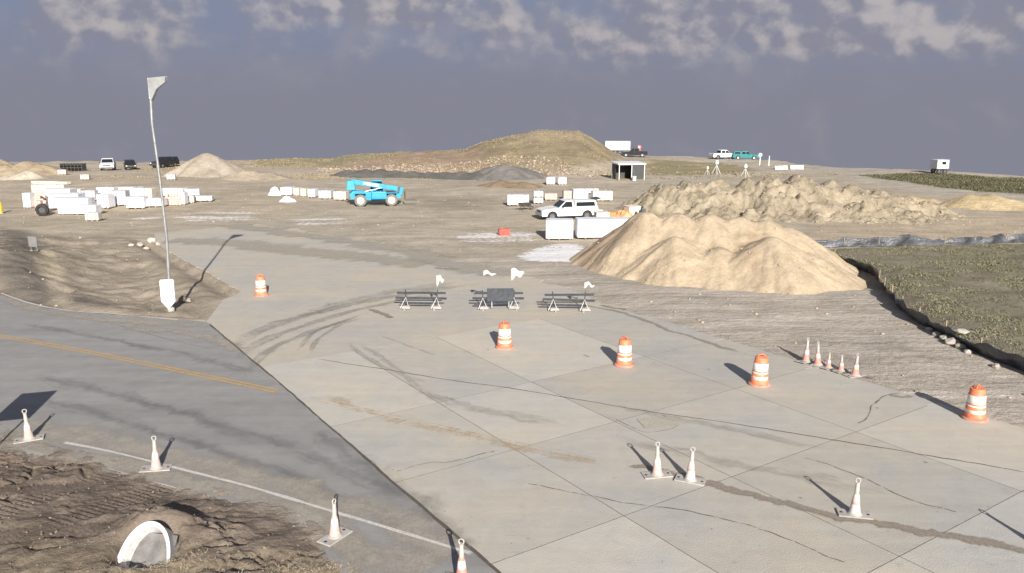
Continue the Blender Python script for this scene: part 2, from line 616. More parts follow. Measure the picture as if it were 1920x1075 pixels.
MUD = [(-15.5, 22.6), (-13.2, 21.0)] + pxpoly((110, 836), (200, 852), (300, 882), (440, 918), (560, 952), (625, 990), (650, 1030), (700, 1075)) + [(-2.3, 13.0), (-1.0, 11.0), (-14, 11.0), (-22, 20.0)]
DITCH = pxpoly((-60, 470), (120, 440), (280, 448), (455, 550), (388, 566), (386, 598), (200, 588), (100, 578), (0, 552), (-60, 530))
GRASS = pxpoly((1565, 485), (1640, 512), (1662, 548), (1702, 592), (1800, 645), (1925, 697), (2060, 760), (2100, 470), (1925, 458), (1700, 464), (1540, 470))
CREST = pxpoly((-250, 306), (0, 303), (150, 303), (300, 304), (480, 302), (600, 297), (740, 292), (840, 289), (950, 291), (1130, 293), (1200, 293), (1340, 296), (1450, 302), (1560, 314), (1640, 317), (1740, 323), (1920, 330), (2150, 337))
CR_AZ = np.array([math.atan2(x, y) for x, y in CREST])
CR_R = np.array([math.hypot(x, y) for x, y in CREST])
HILL_PX = ((640, 296), (740, 291), (840, 286), (872, 282), (900, 270), (950, 255), (1010, 245), (1085, 247), (1110, 260), (1135, 277), (1152, 290), (1175, 295))
HX = np.array([(x - 960) / FPX * 147 for x, y in HILL_PX]); HZ = np.array([hgt(y, 150) for x, y in HILL_PX]); HZ[0] = .4; HZ[-1] = 0


def height(x, y):
    x = np.asarray(x, float); y = np.asarray(y, float)
    z = .16 * fbm(x / 9, y / 9, 3) + .06 * fbm(x / 2.1, y / 2.1, 3)
    far = sstep(60, 100, y)
    z = z + far * (.25 * fbm(x / 14 + 5, y / 14, 3))
    # open drainage cut left of the old road
    d = sdist(x, y, DITCH)
    dd = sstep(0, 4.5, d)
    z = z - dd * (.50 + .10 * fbm(x / 3.2, y / 3.2 + 8, 3)) + sstep(0, 1.5, d) * (.20 * fbm(x / 1.1, y / .8, 5, .62) - .22 * np.abs(fbm(x / 2.2 + 4, y / 2.6, 4, .6)))
    # bank at the far left
    z = z + .95 * sstep(-23.5, -29, x) * sstep(36, 41, y) * sstep(60, 50, y) * (1 + .5 * fbm(x / 2.5, y / 4, 3))
    # knoll
    zz = np.interp(x * 147.0 / (y * CP + 1.2), HX, HZ, left=.0, right=0)
    rise = sstep(113, 151, y) ** 1.15 * (1 - sstep(152, 190, y))
    z = z + zz * rise * (1 + .05 * fbm(x / 4, y / 5, 3)) + .34 * rise * fbm(x / 5.0, y / 2.6, 4, .6)
    # grassed plot a little proud
    g = sdist(x, y, GRASS)
    z = z + .25 * sstep(-.3, 1.6, g) + .07 * sstep(0, 1, g) * fbm(x / 1.1, y / 1.1, 3)
    # everything paved is dead level
    pv = np.maximum(np.maximum(sdist(x, y, ASPHALT), sdist(x, y, APRON)), sdist(x, y, OLDCON))
    k = sstep(-3.0, -.1, pv)
    z = z * (1 - k) + (-.035) * k
    # behind the apron edge only: drop at the old road's cut edge
    z = z - .35 * sstep(.12, .5, d) * sstep(-1.6, -.15, pv) * (pv < 0)
    z = np.where(pv > .0, -.22 * sstep(.02, .3, pv) - .035, z)
    md = sdist(x, y, MUD)
    z = np.where(md > .2, -.5 * sstep(.2, .8, md) - .1, z)
    # the plateau breaks off all round
    r = np.hypot(x, y)
    rc = np.interp(np.arctan2(x, y), CR_AZ, CR_R)
    over = np.maximum(0, r - rc)
    z = z - .30 * over * sstep(0, 14, over) - .03 * over
    return z


def hz(x, y):
    return float(height(np.array([x]), np.array([y]))[0])


def axis(lo, hi, core_lo, core_hi, step, grow, mx=1e9):
    c = list(np.arange(core_lo, core_hi + step * .5, step))
    s = step; p = c[-1]
    while p < hi:
        s = min(s * grow, mx); p += s; c.append(p)
    s = step; p = c[0]; pre = []
    while p > lo:
        s = min(s * grow, mx); p -= s; pre.append(p)
    return np.array(pre[::-1] + c)


def paint(x, y):
    """soil colour by area (what each area is made of), plus streak and powder masks"""
    n = fbm(x / 6, y / 6, 4); n2 = fbm(x / 1.7, y / 1.7, 4)
    col = np.empty(x.shape + (3,))
    base = np.array((.445, .385, .295))
    col[:] = base
    col *= (1 + .16 * n)[..., None]

    def lay(poly, c, feather=1.5, nz=1.0, op=1.0):
        nonlocal col
        d = sdist(x, y, poly) + nz * (n2 + .6 * n)
        w = sstep(-feather * .5, feather * .5, d)[..., None] * op
        col = col * (1 - w) + np.array(c) * w * (1 + .12 * n)[..., None]
    hillc = (.30, .248, .165)
    lay(pxpoly((480, 301), (740, 290), (870, 281), (1130, 286), (1180, 300), (1160, 315), (1000, 332), (860, 322), (640, 312), (480, 312)) + [], hillc, 3, 2)
    w = (sstep(.6, 2.2, height(x, y)) * sstep(110, 118, y))[..., None] * .9
    col = col * (1 - w) + np.array((.29, .235, .150)) * w * (1 + .3 * n + .25 * n2)[..., None]
    w = (sstep(3.9, 5.2, height(x, y)) * sstep(110, 118, y))[..., None] * .75
    col = col * (1 - w) + np.array((.38, .31, .21)) * w
    lay(pxpoly((480, 301), (870, 282), (880, 292), (640, 308), (480, 308)), (.30, .265, .16), 4, 2, .85)
    lay(pxpoly((590, 318), (760, 300), (900, 308), (910, 330), (840, 333), (700, 325)), (.36, .265, .19), 3, 2, .8)
    lay(pxpoly((1210, 303), (1440, 306), (1490, 318), (1340, 328), (1215, 330)), (.27, .235, .135), 2.5, 2, .9)
    lay(pxpoly((1200, 294), (1450, 301), (1560, 313), (1920, 331), (1920, 385), (1760, 365), (1560, 330), (1450, 324), (1250, 345), (1150, 345), (1240, 333), (1420, 320), (1330, 300)), (.44, .395, .325), 2.5, 1.5, .85)
    lay(pxpoly((1610, 330), (1700, 327), (2050, 337), (2050, 368), (1900, 362), (1760, 351)), (.15, .142, .082), 1.5, .8)
    lay(pxpoly((1530, 425), (1920, 400), (1920, 445), (1530, 452)), (.47, .385, .275), 2, 1, .8)
    # churned ground around the store yard
    lay(pxpoly((0, 330), (500, 330), (520, 400), (0, 440)), (.445, .378, .285), 3, 2, .8)
    lay(pxpoly((770, 370), (930, 372), (910, 395), (800, 392)), (.31, .265, .20), 3, 2, .7)
    lay(pxpoly((290, 420), (480, 410), (900, 440), (1080, 500), (900, 520), (700, 450)), (.42, .370, .300), 3, 2, .7)
    lay(DITCH, (.318, .270, .208), 1.6, .5, .95)
    lay(pxpoly((0, 430), (60, 440), (110, 500), (180, 560), (100, 575), (0, 552)), (.165, .146, .122), 2, 1, .9)
    lay(pxpoly((70, 480), (110, 490), (135, 545), (130, 570), (100, 560), (75, 510)), (.47, .40, .29), .8, .3, .7)
    # haul road along the apron, and the concrete dust round it
    HAUL = [AB(3, 24.0), AB(-27, 23.6), (1.5, 43), (-4, 48), (4, 52), (19.5, 44), (18.6, 38), (17.6, 33), (18.6, 26), (24, 10)]
    lay(HAUL, (.445, .398, .332), 1.2, .35, .95)
    st = np.maximum(sstep(-.5, 1.0, sdist(x, y, HAUL)), .25 * sstep(70, 60, y))
    lay(GRASS, (.235, .208, .150), .8, .25)
    gd = sdist(x, y, GRASS)
    w = (sstep(.05, .5, n) * sstep(1.5, 3, gd))[..., None] * .55
    col = col * (1 - w) + np.array((.32, .26, .14)) * w
    pw = np.zeros(x.shape)
    for poly, am in ((pxpoly((960, 482), (1000, 458), (1060, 452), (1100, 462), (1095, 492), (1010, 494)), .78),
                     (pxpoly((840, 440), (1000, 430), (1020, 450), (960, 470), (850, 452)), .52),
                     (pxpoly((320, 402), (490, 395), (480, 416), (340, 418)), .52), (pxpoly((540, 412), (640, 405), (700, 420), (560, 424)), .5),
                     (pxpoly((240, 405), (300, 402), (290, 414), (244, 414)), .5)):
        d = sdist(x, y, poly)
        pw = np.maximum(pw, am * sstep(-1.0, .9, d + .5 * n2))
    return np.clip(col, .02, .9), st, pw


soil('ground_soil', True, bump=.09, streak=True, powder=True)
gx = axis(-330, 330, -32, 32, .22, 1.02, 4.0)
gy = axis(4, 330, 12, 66, .22, 1.011, 2.5)
GX, GY = np.meshgrid(gx, gy, indexing='ij')
GZ = height(GX, GY)
gc, gs, gp = paint(GX, GY)
ground = np_mesh('ground', np.stack([GX.ravel(), GY.ravel(), GZ.ravel()], 1), grid_faces(len(gx), len(gy)), 'ground_soil',
                 {'col': ('FLOAT_COLOR', gc.reshape(-1, 3)), 'streak': ('FLOAT', gs.ravel()), 'powder': ('FLOAT', gp.ravel())})
tag(ground, kind='structure')


# ------------------------------------------------------------------ paved surfaces
def rough_outline(poly, step, amps):
    """subdivide an outline; amps[i] is how ragged edge i is"""
    out = []
    for i, p in enumerate(poly):
        q = poly[(i + 1) % len(poly)]
        L = math.hypot(q[0] - p[0], q[1] - p[1])
        k = max(1, int(L / step))
        nx, ny = -(q[1] - p[1]) / L, (q[0] - p[0]) / L
        for j in range(k):
            t = j / k
            x, y = p[0] + (q[0] - p[0]) * t, p[1] + (q[1] - p[1]) * t
            am = amps[i] if j else (amps[i] + amps[i - 1]) * .25
            o = am * (float(fbm(x / 1.1, y / 1.1, 4)) * 1.2 + .6 * float(fbm(x / .3, y / .3, 2)))
            out.append((x + nx * o, y + ny * o))
    return out


def sheet(name, poly, z, mat, thick=.0, parent=None):
    tri = tessellate_polygon([[Vector((x, y, 0)) for x, y in poly]])
    n = len(poly)
    vs = [(x, y, z) for x, y in poly]
    fs = []
    for t in tri:
        a, b, c = (poly[i] for i in t)
        cr = (b[0] - a[0]) * (c[1] - a[1]) - (b[1] - a[1]) * (c[0] - a[0])
        fs.append(tuple(t) if cr > 0 else tuple(reversed(t)))
    m = MB()
    m.add(vs, fs)
    if thick:
        vs2 = vs + [(x, y, z - thick) for x, y in poly]
        ar = sum(poly[i][0] * poly[(i + 1) % n][1] - poly[(i + 1) % n][0] * poly[i][1] for i in range(n))
        side = [(i, i + n, (i + 1) % n + n, (i + 1) % n) if ar > 0 else ((i + 1) % n, (i + 1) % n + n, i + n, i) for i in range(n)]
        m.add(vs2, side)
    return m.build(name, mat, parent)


asphalt_mat()
concrete_mat('apron_concrete', (.476, .462, .420), .085)
concrete_mat('old_concrete', (.470, .449, .402), 0)
plain('joint_filler', (.15, .138, .12), .95)
na = len(ASPHALT)
road = sheet('asphalt_road', rough_outline(ASPHALT, .35, [.1, .1, .1, .1, .1, .015, .015, .015] + [0] * 13), -.004, 'asphalt', .15)
tag(road, kind='structure')
old_road = sheet('concrete_road', rough_outline(OLDCON, .25, [.02, .03, .06, .10, .12, .3, .9, .9, .8, .5, .3, .0]), -.002, 'old_concrete', .3)
tag(old_road, kind='structure')
apron = sheet('concrete_apron', [AB(2, 7.81), AB(2, 24.3), AB(-28.04, 23.9), AB(-28.04, 7.81)], .0015, 'joint_filler')
tag(apron, kind='structure')
JG = .0125
for i in range(len(APRON_A) - 1):
    for j in range(len(APRON_B) - 1):
        a0, a1 = APRON_A[i] - JG, APRON_A[i + 1] + JG
        b0, b1 = APRON_B[j] + JG, APRON_B[j + 1] - JG
        poly = []
        N = 14
        for k in range(N):
            poly.append((a0 + (a1 - a0) * k / N, b0))
        for k in range(N):
            poly.append((a1, b0 + (b1 - b0) * k / N))
        for k in range(N):
            poly.append((a1 + (a0 - a1) * k / N, b1))
        for k in range(N):
            poly.append((a0, b1 + (b0 - b1) * k / N))
        res = []
        for a, b in poly:
            edge = .012 * float(fbm(a * 2.1, b * 2.1, 3))
            if j == len(APRON_B) - 2 and abs(b - b1) < 1e-6:
                edge += .22 * float(fbm(a / 1.6, 3.3, 4)) - .03
            res.append(AB(a + edge * .5, b + edge))
        # a and b run clockwise on the ground
        o = sheet('slab', res, .0035, 'apron_concrete', .05, apron)

Z_DECAL = [.007]


def catmull(pts, step=.3):
    P = [Vector((p[0], p[1], 0)) for p in pts]
    P = [P[0] * 2 - P[1]] + P + [P[-1] * 2 - P[-2]]
    out = []
    for i in range(1, len(P) - 2):
        k = max(2, int((P[i + 1] - P[i]).length / step))
        for j in range(k):
            t = j / k
            out.append(.5 * ((2 * P[i]) + (P[i + 1] - P[i - 1]) * t + (2 * P[i - 1] - 5 * P[i] + 4 * P[i + 1] - P[i + 2]) * t * t + (3 * P[i] - P[i - 1] - 3 * P[i + 1] + P[i + 2]) * t ** 3))
    out.append(P[-2])
    return out


def strip(name, pts, width, mat, parent, wob=0.0, step=.3, z=None, seed=0, cols=1):
    if z is None:
        Z_DECAL[0] += .0006
        z = Z_DECAL[0]
    c = catmull(pts, step)
    vs, uvs, fs = [], [], []
    n = len(c)
    cx_ = np.array([p.x for p in c]); cy_ = np.array([p.y for p in c])
    offs = wob * fbm(cx_ * .7 + seed, cy_ * .7, 3) + wob * .5 * fbm(cx_ * 4 + seed, cy_ * 4, 3)
    wids = width * (1 + (.5 * fbm(cx_ * 1.3, cy_ * 1.3 + seed, 3) if wob else 0 * cx_))
    for i, p in enumerate(c):
        t = (c[min(i + 1, n - 1)] - c[max(i - 1, 0)]).normalized()
        nr = Vector((-t.y, t.x, 0))
        off = offs[i]
        w = wids[i]
        for s in (-.5, .5):
            q = p + nr * (off + w * s)
            vs.append((q.x, q.y, z)); uvs.append((s + .5, i / (n - 1)))
    for i in range(n - 1):
        fs.append((2 * i + 1, 2 * i, 2 * i + 2, 2 * i + 3))
    me = bpy.data.meshes.new(name)
    me.from_pydata(vs, [], fs)
    ul = me.uv_layers.new(name='uv')
    for l in me.loops:
        ul.data[l.index].uv = uvs[l.vertex_index]
    me.materials.append(MATS[mat] if isinstance(mat, str) else mat)
    o = bpy.data.objects.new(name, me)
    COL.objects.link(o)
    o.parent = parent
    return o


decal_mat('worn_yellow', (.62, .40, .14), .85, 3.0, 1, .25, .5, .25, .01)
decal_mat('faint_yellow', (.56, .42, .25), .42, 1.2, 1, .38, .62, .9, .1)
decal_mat('worn_white', (.62, .60, .55), .9, 2.4, 1, .24, .46, .25, .02)
decal_mat('road_dust', (.45, .41, .345), .75, .8, 1, .22, .62, .8, .05)
decal_mat('tyre_dark', (.22, .21, .20), .40, 1.0, 14, .34, .62, .7, .3)
decal_mat('tyre_soft', (.26, .245, .225), .36, .7, 10, .34, .66, .9, .35)
decal_mat('wheel_path', (.16, .157, .157), .34, .35, 5, .32, .66, 1.0, .15)
decal_mat('crack_line', (.12, .105, .085), .8, 4.0, 1, .40, .52, .4, .03)
decal_mat('seam_line', (.13, .115, .095), .85, 3.0, 1, .25, .5, .4, .03)
decal_mat('spilled_dirt', (.31, .268, .215), .88, 2.2, 1, .30, .45, 1.0, .08)
decal_mat('wet_patch', (.35, .305, .25), .7, 1.4, 1, .28, .50, 1.0, .3)
decal_mat('pale_repair', (.50, .465, .38), .85, 1.4, 1, .1, .3, .08, .03)


def pl(*pts):
    return [G(*p) for p in pts]


# asphalt: wheel paths, dust and paint
strip('tyre_mark', pl((0, 690), (200, 735), (420, 800), (640, 880), (860, 985)), 2.2, 'wheel_path', road, .1)
strip('tyre_mark', pl((0, 725), (260, 800), (480, 870), (700, 960), (900, 1060)), 1.9, 'wheel_path', road, .1)
strip('tyre_mark', pl((0, 600), (180, 632), (360, 668), (540, 715)), 1.8, 'wheel_path', road, .1)
strip('tyre_mark', pl((80, 575), (220, 610), (330, 640), (450, 665)), .35, 'wheel_path', road, .06)
strip('tyre_mark', pl((560, 790), (680, 870), (800, 960), (930, 1070)), 2.6, 'wheel_path', road, .1)
strip('dust_band', pl((0, 800), (110, 815), (290, 850), (520, 915), (760, 985), (900, 1050)), 2.4, 'road_dust', road, .3)
strip('dust_band', pl((0, 562), (110, 588), (240, 602), (390, 612)), 1.6, 'road_dust', road, .2)
strip('dust_band', pl((230, 612), (330, 622), (400, 632), (450, 660)), 1.5, 'road_dust', road, .3)
strip('dust_band', pl((560, 900), (650, 1010), (760, 1060), (800, 1085)), 2.2, 'road_dust', road, .3)
strip('dust_band', pl((-40, 832), (60, 842), (140, 856), (230, 872), (330, 900), (450, 935), (570, 968), (660, 1030), (720, 1090)), 1.7, 'road_dust', road, .3)
for off in (-.10, .10):
    yl = [(p[0] + off * .45, p[1] + off * .9) for p in pl((-60, 620), (0, 631), (130, 654), (260, 680), (400, 709), (525, 736))]
    strip('yellow_line', yl, .10, 'worn_yellow', road, .012)
    yl = [(p[0] + off * .45, p[1] + off * .9) for p in pl((540, 739), (640, 760), (760, 787), (960, 831), (1080, 855), (1180, 876))]
    strip('yellow_line', yl, .16, 'faint_yellow', apron, .02)
strip('dust_band', pl((590, 735), (700, 775), (850, 812), (1010, 845), (1180, 880)), 1.3, 'faint_yellow', apron, .2)
strip('white_line', pl((112, 829), (200, 846), (290, 868), (360, 886), (440, 906), (480, 917), (520, 929), (640, 965), (770, 1004), (897, 1043)), .12, 'worn_white', road, .015)
strip('white_line', pl((0, 550), (60, 570), (130, 583), (220, 590), (340, 601)), .12, 'worn_white', road, .02)
strip('dark_seam', pl((388, 604), (520, 716), (640, 820), (760, 925), (870, 1018), (985, 1118)), .10, 'seam_line', road, .03)
# joint seam along the old kerb line, cracks, the buried trench of dirt
strip('seam', pl((581, 672), (711, 692), (836, 712), (996, 735), (1100, 753), (1223, 773), (1379, 796), (1562, 826), (1740, 855), (1960, 893)), .055, 'seam_line', apron, .05, .12)
strip('crack', pl((1603, 795), (1622, 785), (1634, 762), (1660, 743), (1692, 738)), .05, 'crack_line', apron, .08, .1)
strip('crack', pl((1500, 857), (1550, 870), (1620, 897), (1700, 935), (1800, 965)), .035, 'crack_line', apron, .1, .15)
strip('crack', pl((740, 885), (800, 870), (850, 866), (930, 845)), .035, 'crack_line', apron, .08, .15)
strip('crack', pl((980, 905), (1150, 940), (1220, 950), (1330, 968), (1440, 1000), (1600, 1062)), .045, 'crack_line', apron, .12, .15)
strip('crack', pl((1150, 785), (1180, 800), (1215, 812), (1270, 800), (1240, 778)), .03, 'crack_line', apron, .02, .15)
strip('repair_patch', pl((1200, 795), (1268, 790)), .75, 'pale_repair', apron)
strip('dirt_band', pl((1145, 868), (1200, 877), (1290, 896), (1400, 925), (1560, 965), (1700, 995), (1840, 1022), (1990, 1050)), .85, 'spilled_dirt', apron, .22, .12)
strip('dirt_band', pl((1495, 672), (1540, 685), (1590, 700), (1650, 712)), .75, 'spilled_dirt', apron, .1)
strip('dirt_band', pl((1655, 738), (1690, 745), (1725, 742)), .6, 'wet_patch', apron, .1)
strip('dirt_band', pl((690, 580), (712, 588), (738, 598)), .7, 'spilled_dirt', old_road, .1)
strip('dirt_band', pl((1125, 572), (1150, 578), (1178, 580)), .8, 'spilled_dirt', apron, .1)
strip('dirt_band', pl((960, 560), (1060, 570), (1160, 585), (1300, 635), (1420, 668), (1560, 700)), .7, 'wet_patch', apron, .2)
strip('dirt_band', pl((1090, 665), (1110, 672)), .3, 'wet_patch', apron)
# tyre arcs of lorries turning off the road
ARCS = [((405, 720), (412, 680), (450, 640), (530, 605), (640, 576), (760, 552), (900, 533), (1050, 524)),
        ((440, 735), (440, 690), (485, 645), (570, 612), (680, 580), (800, 556), (950, 540)),
        ((480, 745), (470, 700), (510, 655), (600, 618), (700, 590), (760, 575)),
        ((565, 690), (560, 660), (590, 625), (660, 597), (740, 575)),
        ((590, 680), (590, 645), (630, 615), (690, 592)),
        ((615, 620), (680, 650), (740, 690), (800, 740), (880, 790)),
        ((670, 612), (740, 640), (820, 668), (900, 690)),
        ((640, 610), (660, 650), (720, 690), (800, 720), (900, 760))]
for i, a in enumerate(ARCS):
    strip('tyre_mark', pl(*a), (1.5, 1.1, .9, .45, .45, .8, .5, .7)[i], 'tyre_dark' if i < 5 else 'tyre_soft', old_road, .08, .3, None, i)
strip('tyre_mark', pl((440, 650), (560, 596), (700, 556), (860, 530), (1000, 515)), 2.6, 'tyre_soft', old_road, .15)
strip('tyre_mark', pl((700, 700), (860, 760), (1010, 790), (1200, 830)), 1.8, 'tyre_soft', apron, .2)
strip('tyre_mark', pl((1010, 720), (1240, 780), (1480, 830), (1760, 880)), 1.2, 'tyre_soft', apron, .2)
strip('tyre_mark', pl((1000, 790), (1300, 855), (1560, 905), (1900, 985)), 1.6, 'tyre_soft', apron, .2)
strip('dust_band', pl((300, 450), (420, 455), (560, 470), (700, 485), (820, 500)), 6.0, 'road_dust', old_road, .6)
strip('dust_band', pl((420, 420), (560, 440), (720, 462), (860, 497), (1000, 520)), 5.0, 'road_dust', old_road, .8)
strip('dirt_band', pl((800, 501), (840, 505), (880, 506)), 1.0, 'wet_patch', old_road, .1)

# ------------------------------------------------------------------ churned mud verge
soil('mud_soil', True, bump=.07, fine=2.6)
mx = np.arange(-20, -1.0, .055); my = np.arange(11.0, 23.5, .055)
MX, MY = np.meshgrid(mx, my, indexing='ij')
md = sdist(MX, MY, MUD)


def mud_h(x, y, d):
    z = .10 * fbm(x / 1.8, y / 1.8, 4) + .10 * fbm(x / .42, y / .42, 5, .62)
    rid = np.abs(fbm(x / 1.3 + 3, y / .9, 5, .6))
    z = z - .16 * sstep(.16, .0, rid) * sstep(-.2, .3, fbm(x / 2.5, y / 2.5 + 4, 2))
    # caterpillar and wheel ruts with cleat bars
    for (px, py, ang, w, ph) in ((-10.6, 18.2, 70, .5, 0), (-9.0, 17.8, 66, .5, 1), (-12.5, 17.6, 12, .45, 2), (-11.0, 15.4, 4, .5, 3), (-12.8, 14.2, -3, .4, 1)):
        c, s = math.cos(math.radians(ang)), math.sin(math.radians(ang))
        u = (x - px) * c + (y - py) * s; v = -(x - px) * s + (y - py) * c + .15 * np.sin(u * .8 + ph)
        m = sstep(w, w * .6, np.abs(v)) * sstep(3.0, 2.0, np.abs(u))
        bars = .5 + .5 * np.sin(u * 2 * math.pi / .16)
        z = z * (1 - .85 * m) + m * (-.10 + .055 * bars)
    z = z + .30 * sstep(.2, 3.5, d)
    # bank round the culvert mouth
    dx, dy = x + 7.45, y - 15.7
    z = z + .50 * np.exp(-(dx * dx / 1.0 + dy * dy / .22))
    dx, dy = x + 7.50, y - 14.82
    z = z - 1.15 * np.exp(-((dx / .46) ** 4 + (dy / .42) ** 4))
    return z


MZ = mud_h(MX, MY, md) * sstep(-.05, .7, md) - .10 * sstep(.12, -.2, md + .12 * fbm(MX / .5, MY / .5, 3)) + .012 * sstep(.0, .2, md)
nm = fbm(MX / 1.3, MY / 1.3, 4); nm2 = fbm(MX / .35, MY / .35, 3)
mc = np.empty(MX.shape + (3,)); mc[:] = (.205, .165, .130)
mc *= (1 + .30 * nm + .22 * nm2)[..., None]
w = sstep(.9, .1, md + .4 * nm)[..., None]
mc = mc * (1 - w * .8) + np.array((.40, .355, .29)) * w * .8
w = (sstep(.1, .6, fbm(MX / 2.2 + 9, MY / 2.2, 3)) * .5)[..., None]
mc = mc * (1 - w) + np.array((.235, .168, .128)) * w
w = (sstep(16.0, 13.8, MY + .5 * nm) * sstep(.3, 1.0, md))[..., None] * .4
mc = mc * (1 - w) + np.array((.27, .225, .155)) * w
F = grid_faces(len(mx), len(my))
keep = (md.ravel()[F] > -.28).any(1)
mud = np_mesh('mud_verge', np.stack([MX.ravel(), MY.ravel(), MZ.ravel()], 1), F[keep], 'mud_soil', {'col': ('FLOAT_COLOR', np.clip(mc, .02, .8).reshape(-1, 3))})
tag(mud, kind='structure')


def mud_z(x, y):
    i = int(np.clip(round((x + 20) / .055), 0, len(mx) - 1)); j = int(np.clip(round((y - 11) / .055), 0, len(my) - 1))
    return float(MZ[i, j])

# ------------------------------------------------------------------ stockpiles
def pile(name, label, cat, cones, mat, res, col, noise=.06, nscale=1.0, soft=.25, gully=0.0, colvar=.15, group=None, ridge=0.0, top=None, patch=None):
    xs = [c[0] for c in cones]; ys = [c[1] for c in cones]
    R = max(c[2] / c[3] for c in cones) + 1.0
    x0, x1, y0, y1 = min(xs) - R, max(xs) + R, min(ys) - R, max(ys) + R
    px = np.arange(x0, x1, res); py = np.arange(y0, y1, res)
    X, Y = np.meshgrid(px, py, indexing='ij')
    wx = X + .5 * nscale * .5 * fbm(X / 2, Y / 2, 3); wy = Y + .5 * nscale * .5 * fbm(X / 2 + 7, Y / 2, 3)
    acc = np.zeros(X.shape)
    zs = []
    for (cx, cy, h, s) in cones:
        r = np.hypot(wx - cx, wy - cy)
        ang = np.arctan2(wy - cy, wx - cx)
        rr = r * (1 + gully * fbm(np.cos(ang) * 3.2 + cx, np.sin(ang) * 3.2 + cy, 3))
        zs.append(h - s * (np.sqrt(rr * rr + .35 * .35 * h * h * .3) - .35 * h * .55))
    Zs = np.stack(zs)
    Z = np.log(np.exp(np.clip(Zs / soft, -60, 60)).sum(0)) * soft
    if top is not None:
        Z = np.where(Z > top, top + (Z - top) * .25, Z)
    toe = sstep(-.2, .8, Z)
    Z = Z + toe * (noise * fbm(X / (1.1 * nscale), Y / (1.1 * nscale), 4) * 2 + noise * .9 * fbm(X / (.35 * nscale), Y / (.35 * nscale), 3))
    Z = Z + toe * noise * (.55 * fbm(X / (.30 * nscale) + 3, Y / (.30 * nscale), 4, .7) - .7 * np.abs(fbm(X / (.8 * nscale) + 11, Y / (.8 * nscale), 4, .6)))
    if ridge:
        Z = Z - toe * ridge * np.abs(fbm(X / 1.7 + .35 * Y, Y / 2.6, 4)) * 2
    Z = np.where(Z < 0, Z * .5, Z)
    bz = height(X, Y)
    n = fbm(X / 1.5, Y / 1.5, 4); n2 = fbm(X / .4, Y / .4, 3)
    C = np.empty(X.shape + (3,)); C[:] = col
    C *= (1 + colvar * n + colvar * .6 * n2)[..., None]
    if patch:
        for (pcx, pcy, pr, pc, po) in patch:
            w = (sstep(pr, pr * .4, np.hypot(X - pcx, Y - pcy) + .9 * n + .5 * n2) * po)[..., None]
            C = C * (1 - w) + np.array(pc) * w
    Fc = grid_faces(len(px), len(py))
    kp = (Z.ravel()[Fc] > -.12).any(1)
    cx, cy = float(np.mean(xs)), float(np.mean(ys))
    Zf = np.maximum(Z, -.15) + np.where(Z > -.1, np.minimum(bz, .0), bz)
    o = np_mesh(name, np.stack([X.ravel() - cx, Y.ravel() - cy, Zf.ravel()], 1), Fc[kp], mat, {'col': ('FLOAT_COLOR', np.clip(C, .02, .9).reshape(-1, 3))})
    o.location = (cx, cy, 0)
    return tag(o, label, cat, group)


soil('sand_soil', True, bump=.05, fine=1.8)
soil('rock_soil', True, bump=.16, fine=.9)
PG = 'stockpiles of earth and gravel on the site'
sand = pile('sand_pile', 'large smooth heap of pale orange sand beside the grass plot', 'sand pile',
            [(8.1, 47.9, 3.25, .86), (9.8, 47.4, 3.2, .74), (11.7, 47.0, 3.2, .72), (13.4, 46.8, 3.05, .72), (14.9, 46.6, 2.95, .72), (16.1, 46.2, 2.55, .72), (9.3, 44.8, 2.2, .66), (11.6, 44.0, 1.7, .56), (14.3, 43.4, 2.45, .66), (16.4, 43.4, 1.5, .55), (7.0, 47.0, 1.7, .66)],
            'sand_soil', .10, (.468, .378, .262), .028, 1.0, .09, .15, .09, PG, ridge=.07, top=3.15, patch=[(5.6, 47.5, 2.6, (.31, .24, .17), .8), (14.0, 44.6, 1.3, (.36, .27, .18), .6), (12.6, 42.0, 1.4, (.37, .275, .185), .5)])
rock = pile('rock_pile', 'long lumpy ridge of tan rocky spoil behind the sand pile', 'spoil heap',
            [(13.4, 76, 2.0, .62), (14.8, 75, 2.8, .64), (16.8, 74.4, 3.1, .64), (19, 74, 3.1, .64), (21.4, 73.6, 3.15, .66), (23.4, 73.2, 3.4, .66), (26.1, 73, 3.55, .66), (28.5, 72.8, 3.2, .64), (30.9, 72.6, 2.7, .62), (33, 72.3, 2.3, .58), (35, 72.2, 2.0, .55), (37, 72, 1.5, .5), (18, 71.6, 1.9, .56), (22.5, 70.4, 1.8, .54), (26.5, 69.3, 1.7, .54), (30.5, 69, 1.6, .52), (34, 68.8, 1.2, .5)],
            'rock_soil', .15, (.372, .314, .226), .15, .6, .10, .26, .24, PG, ridge=.55)
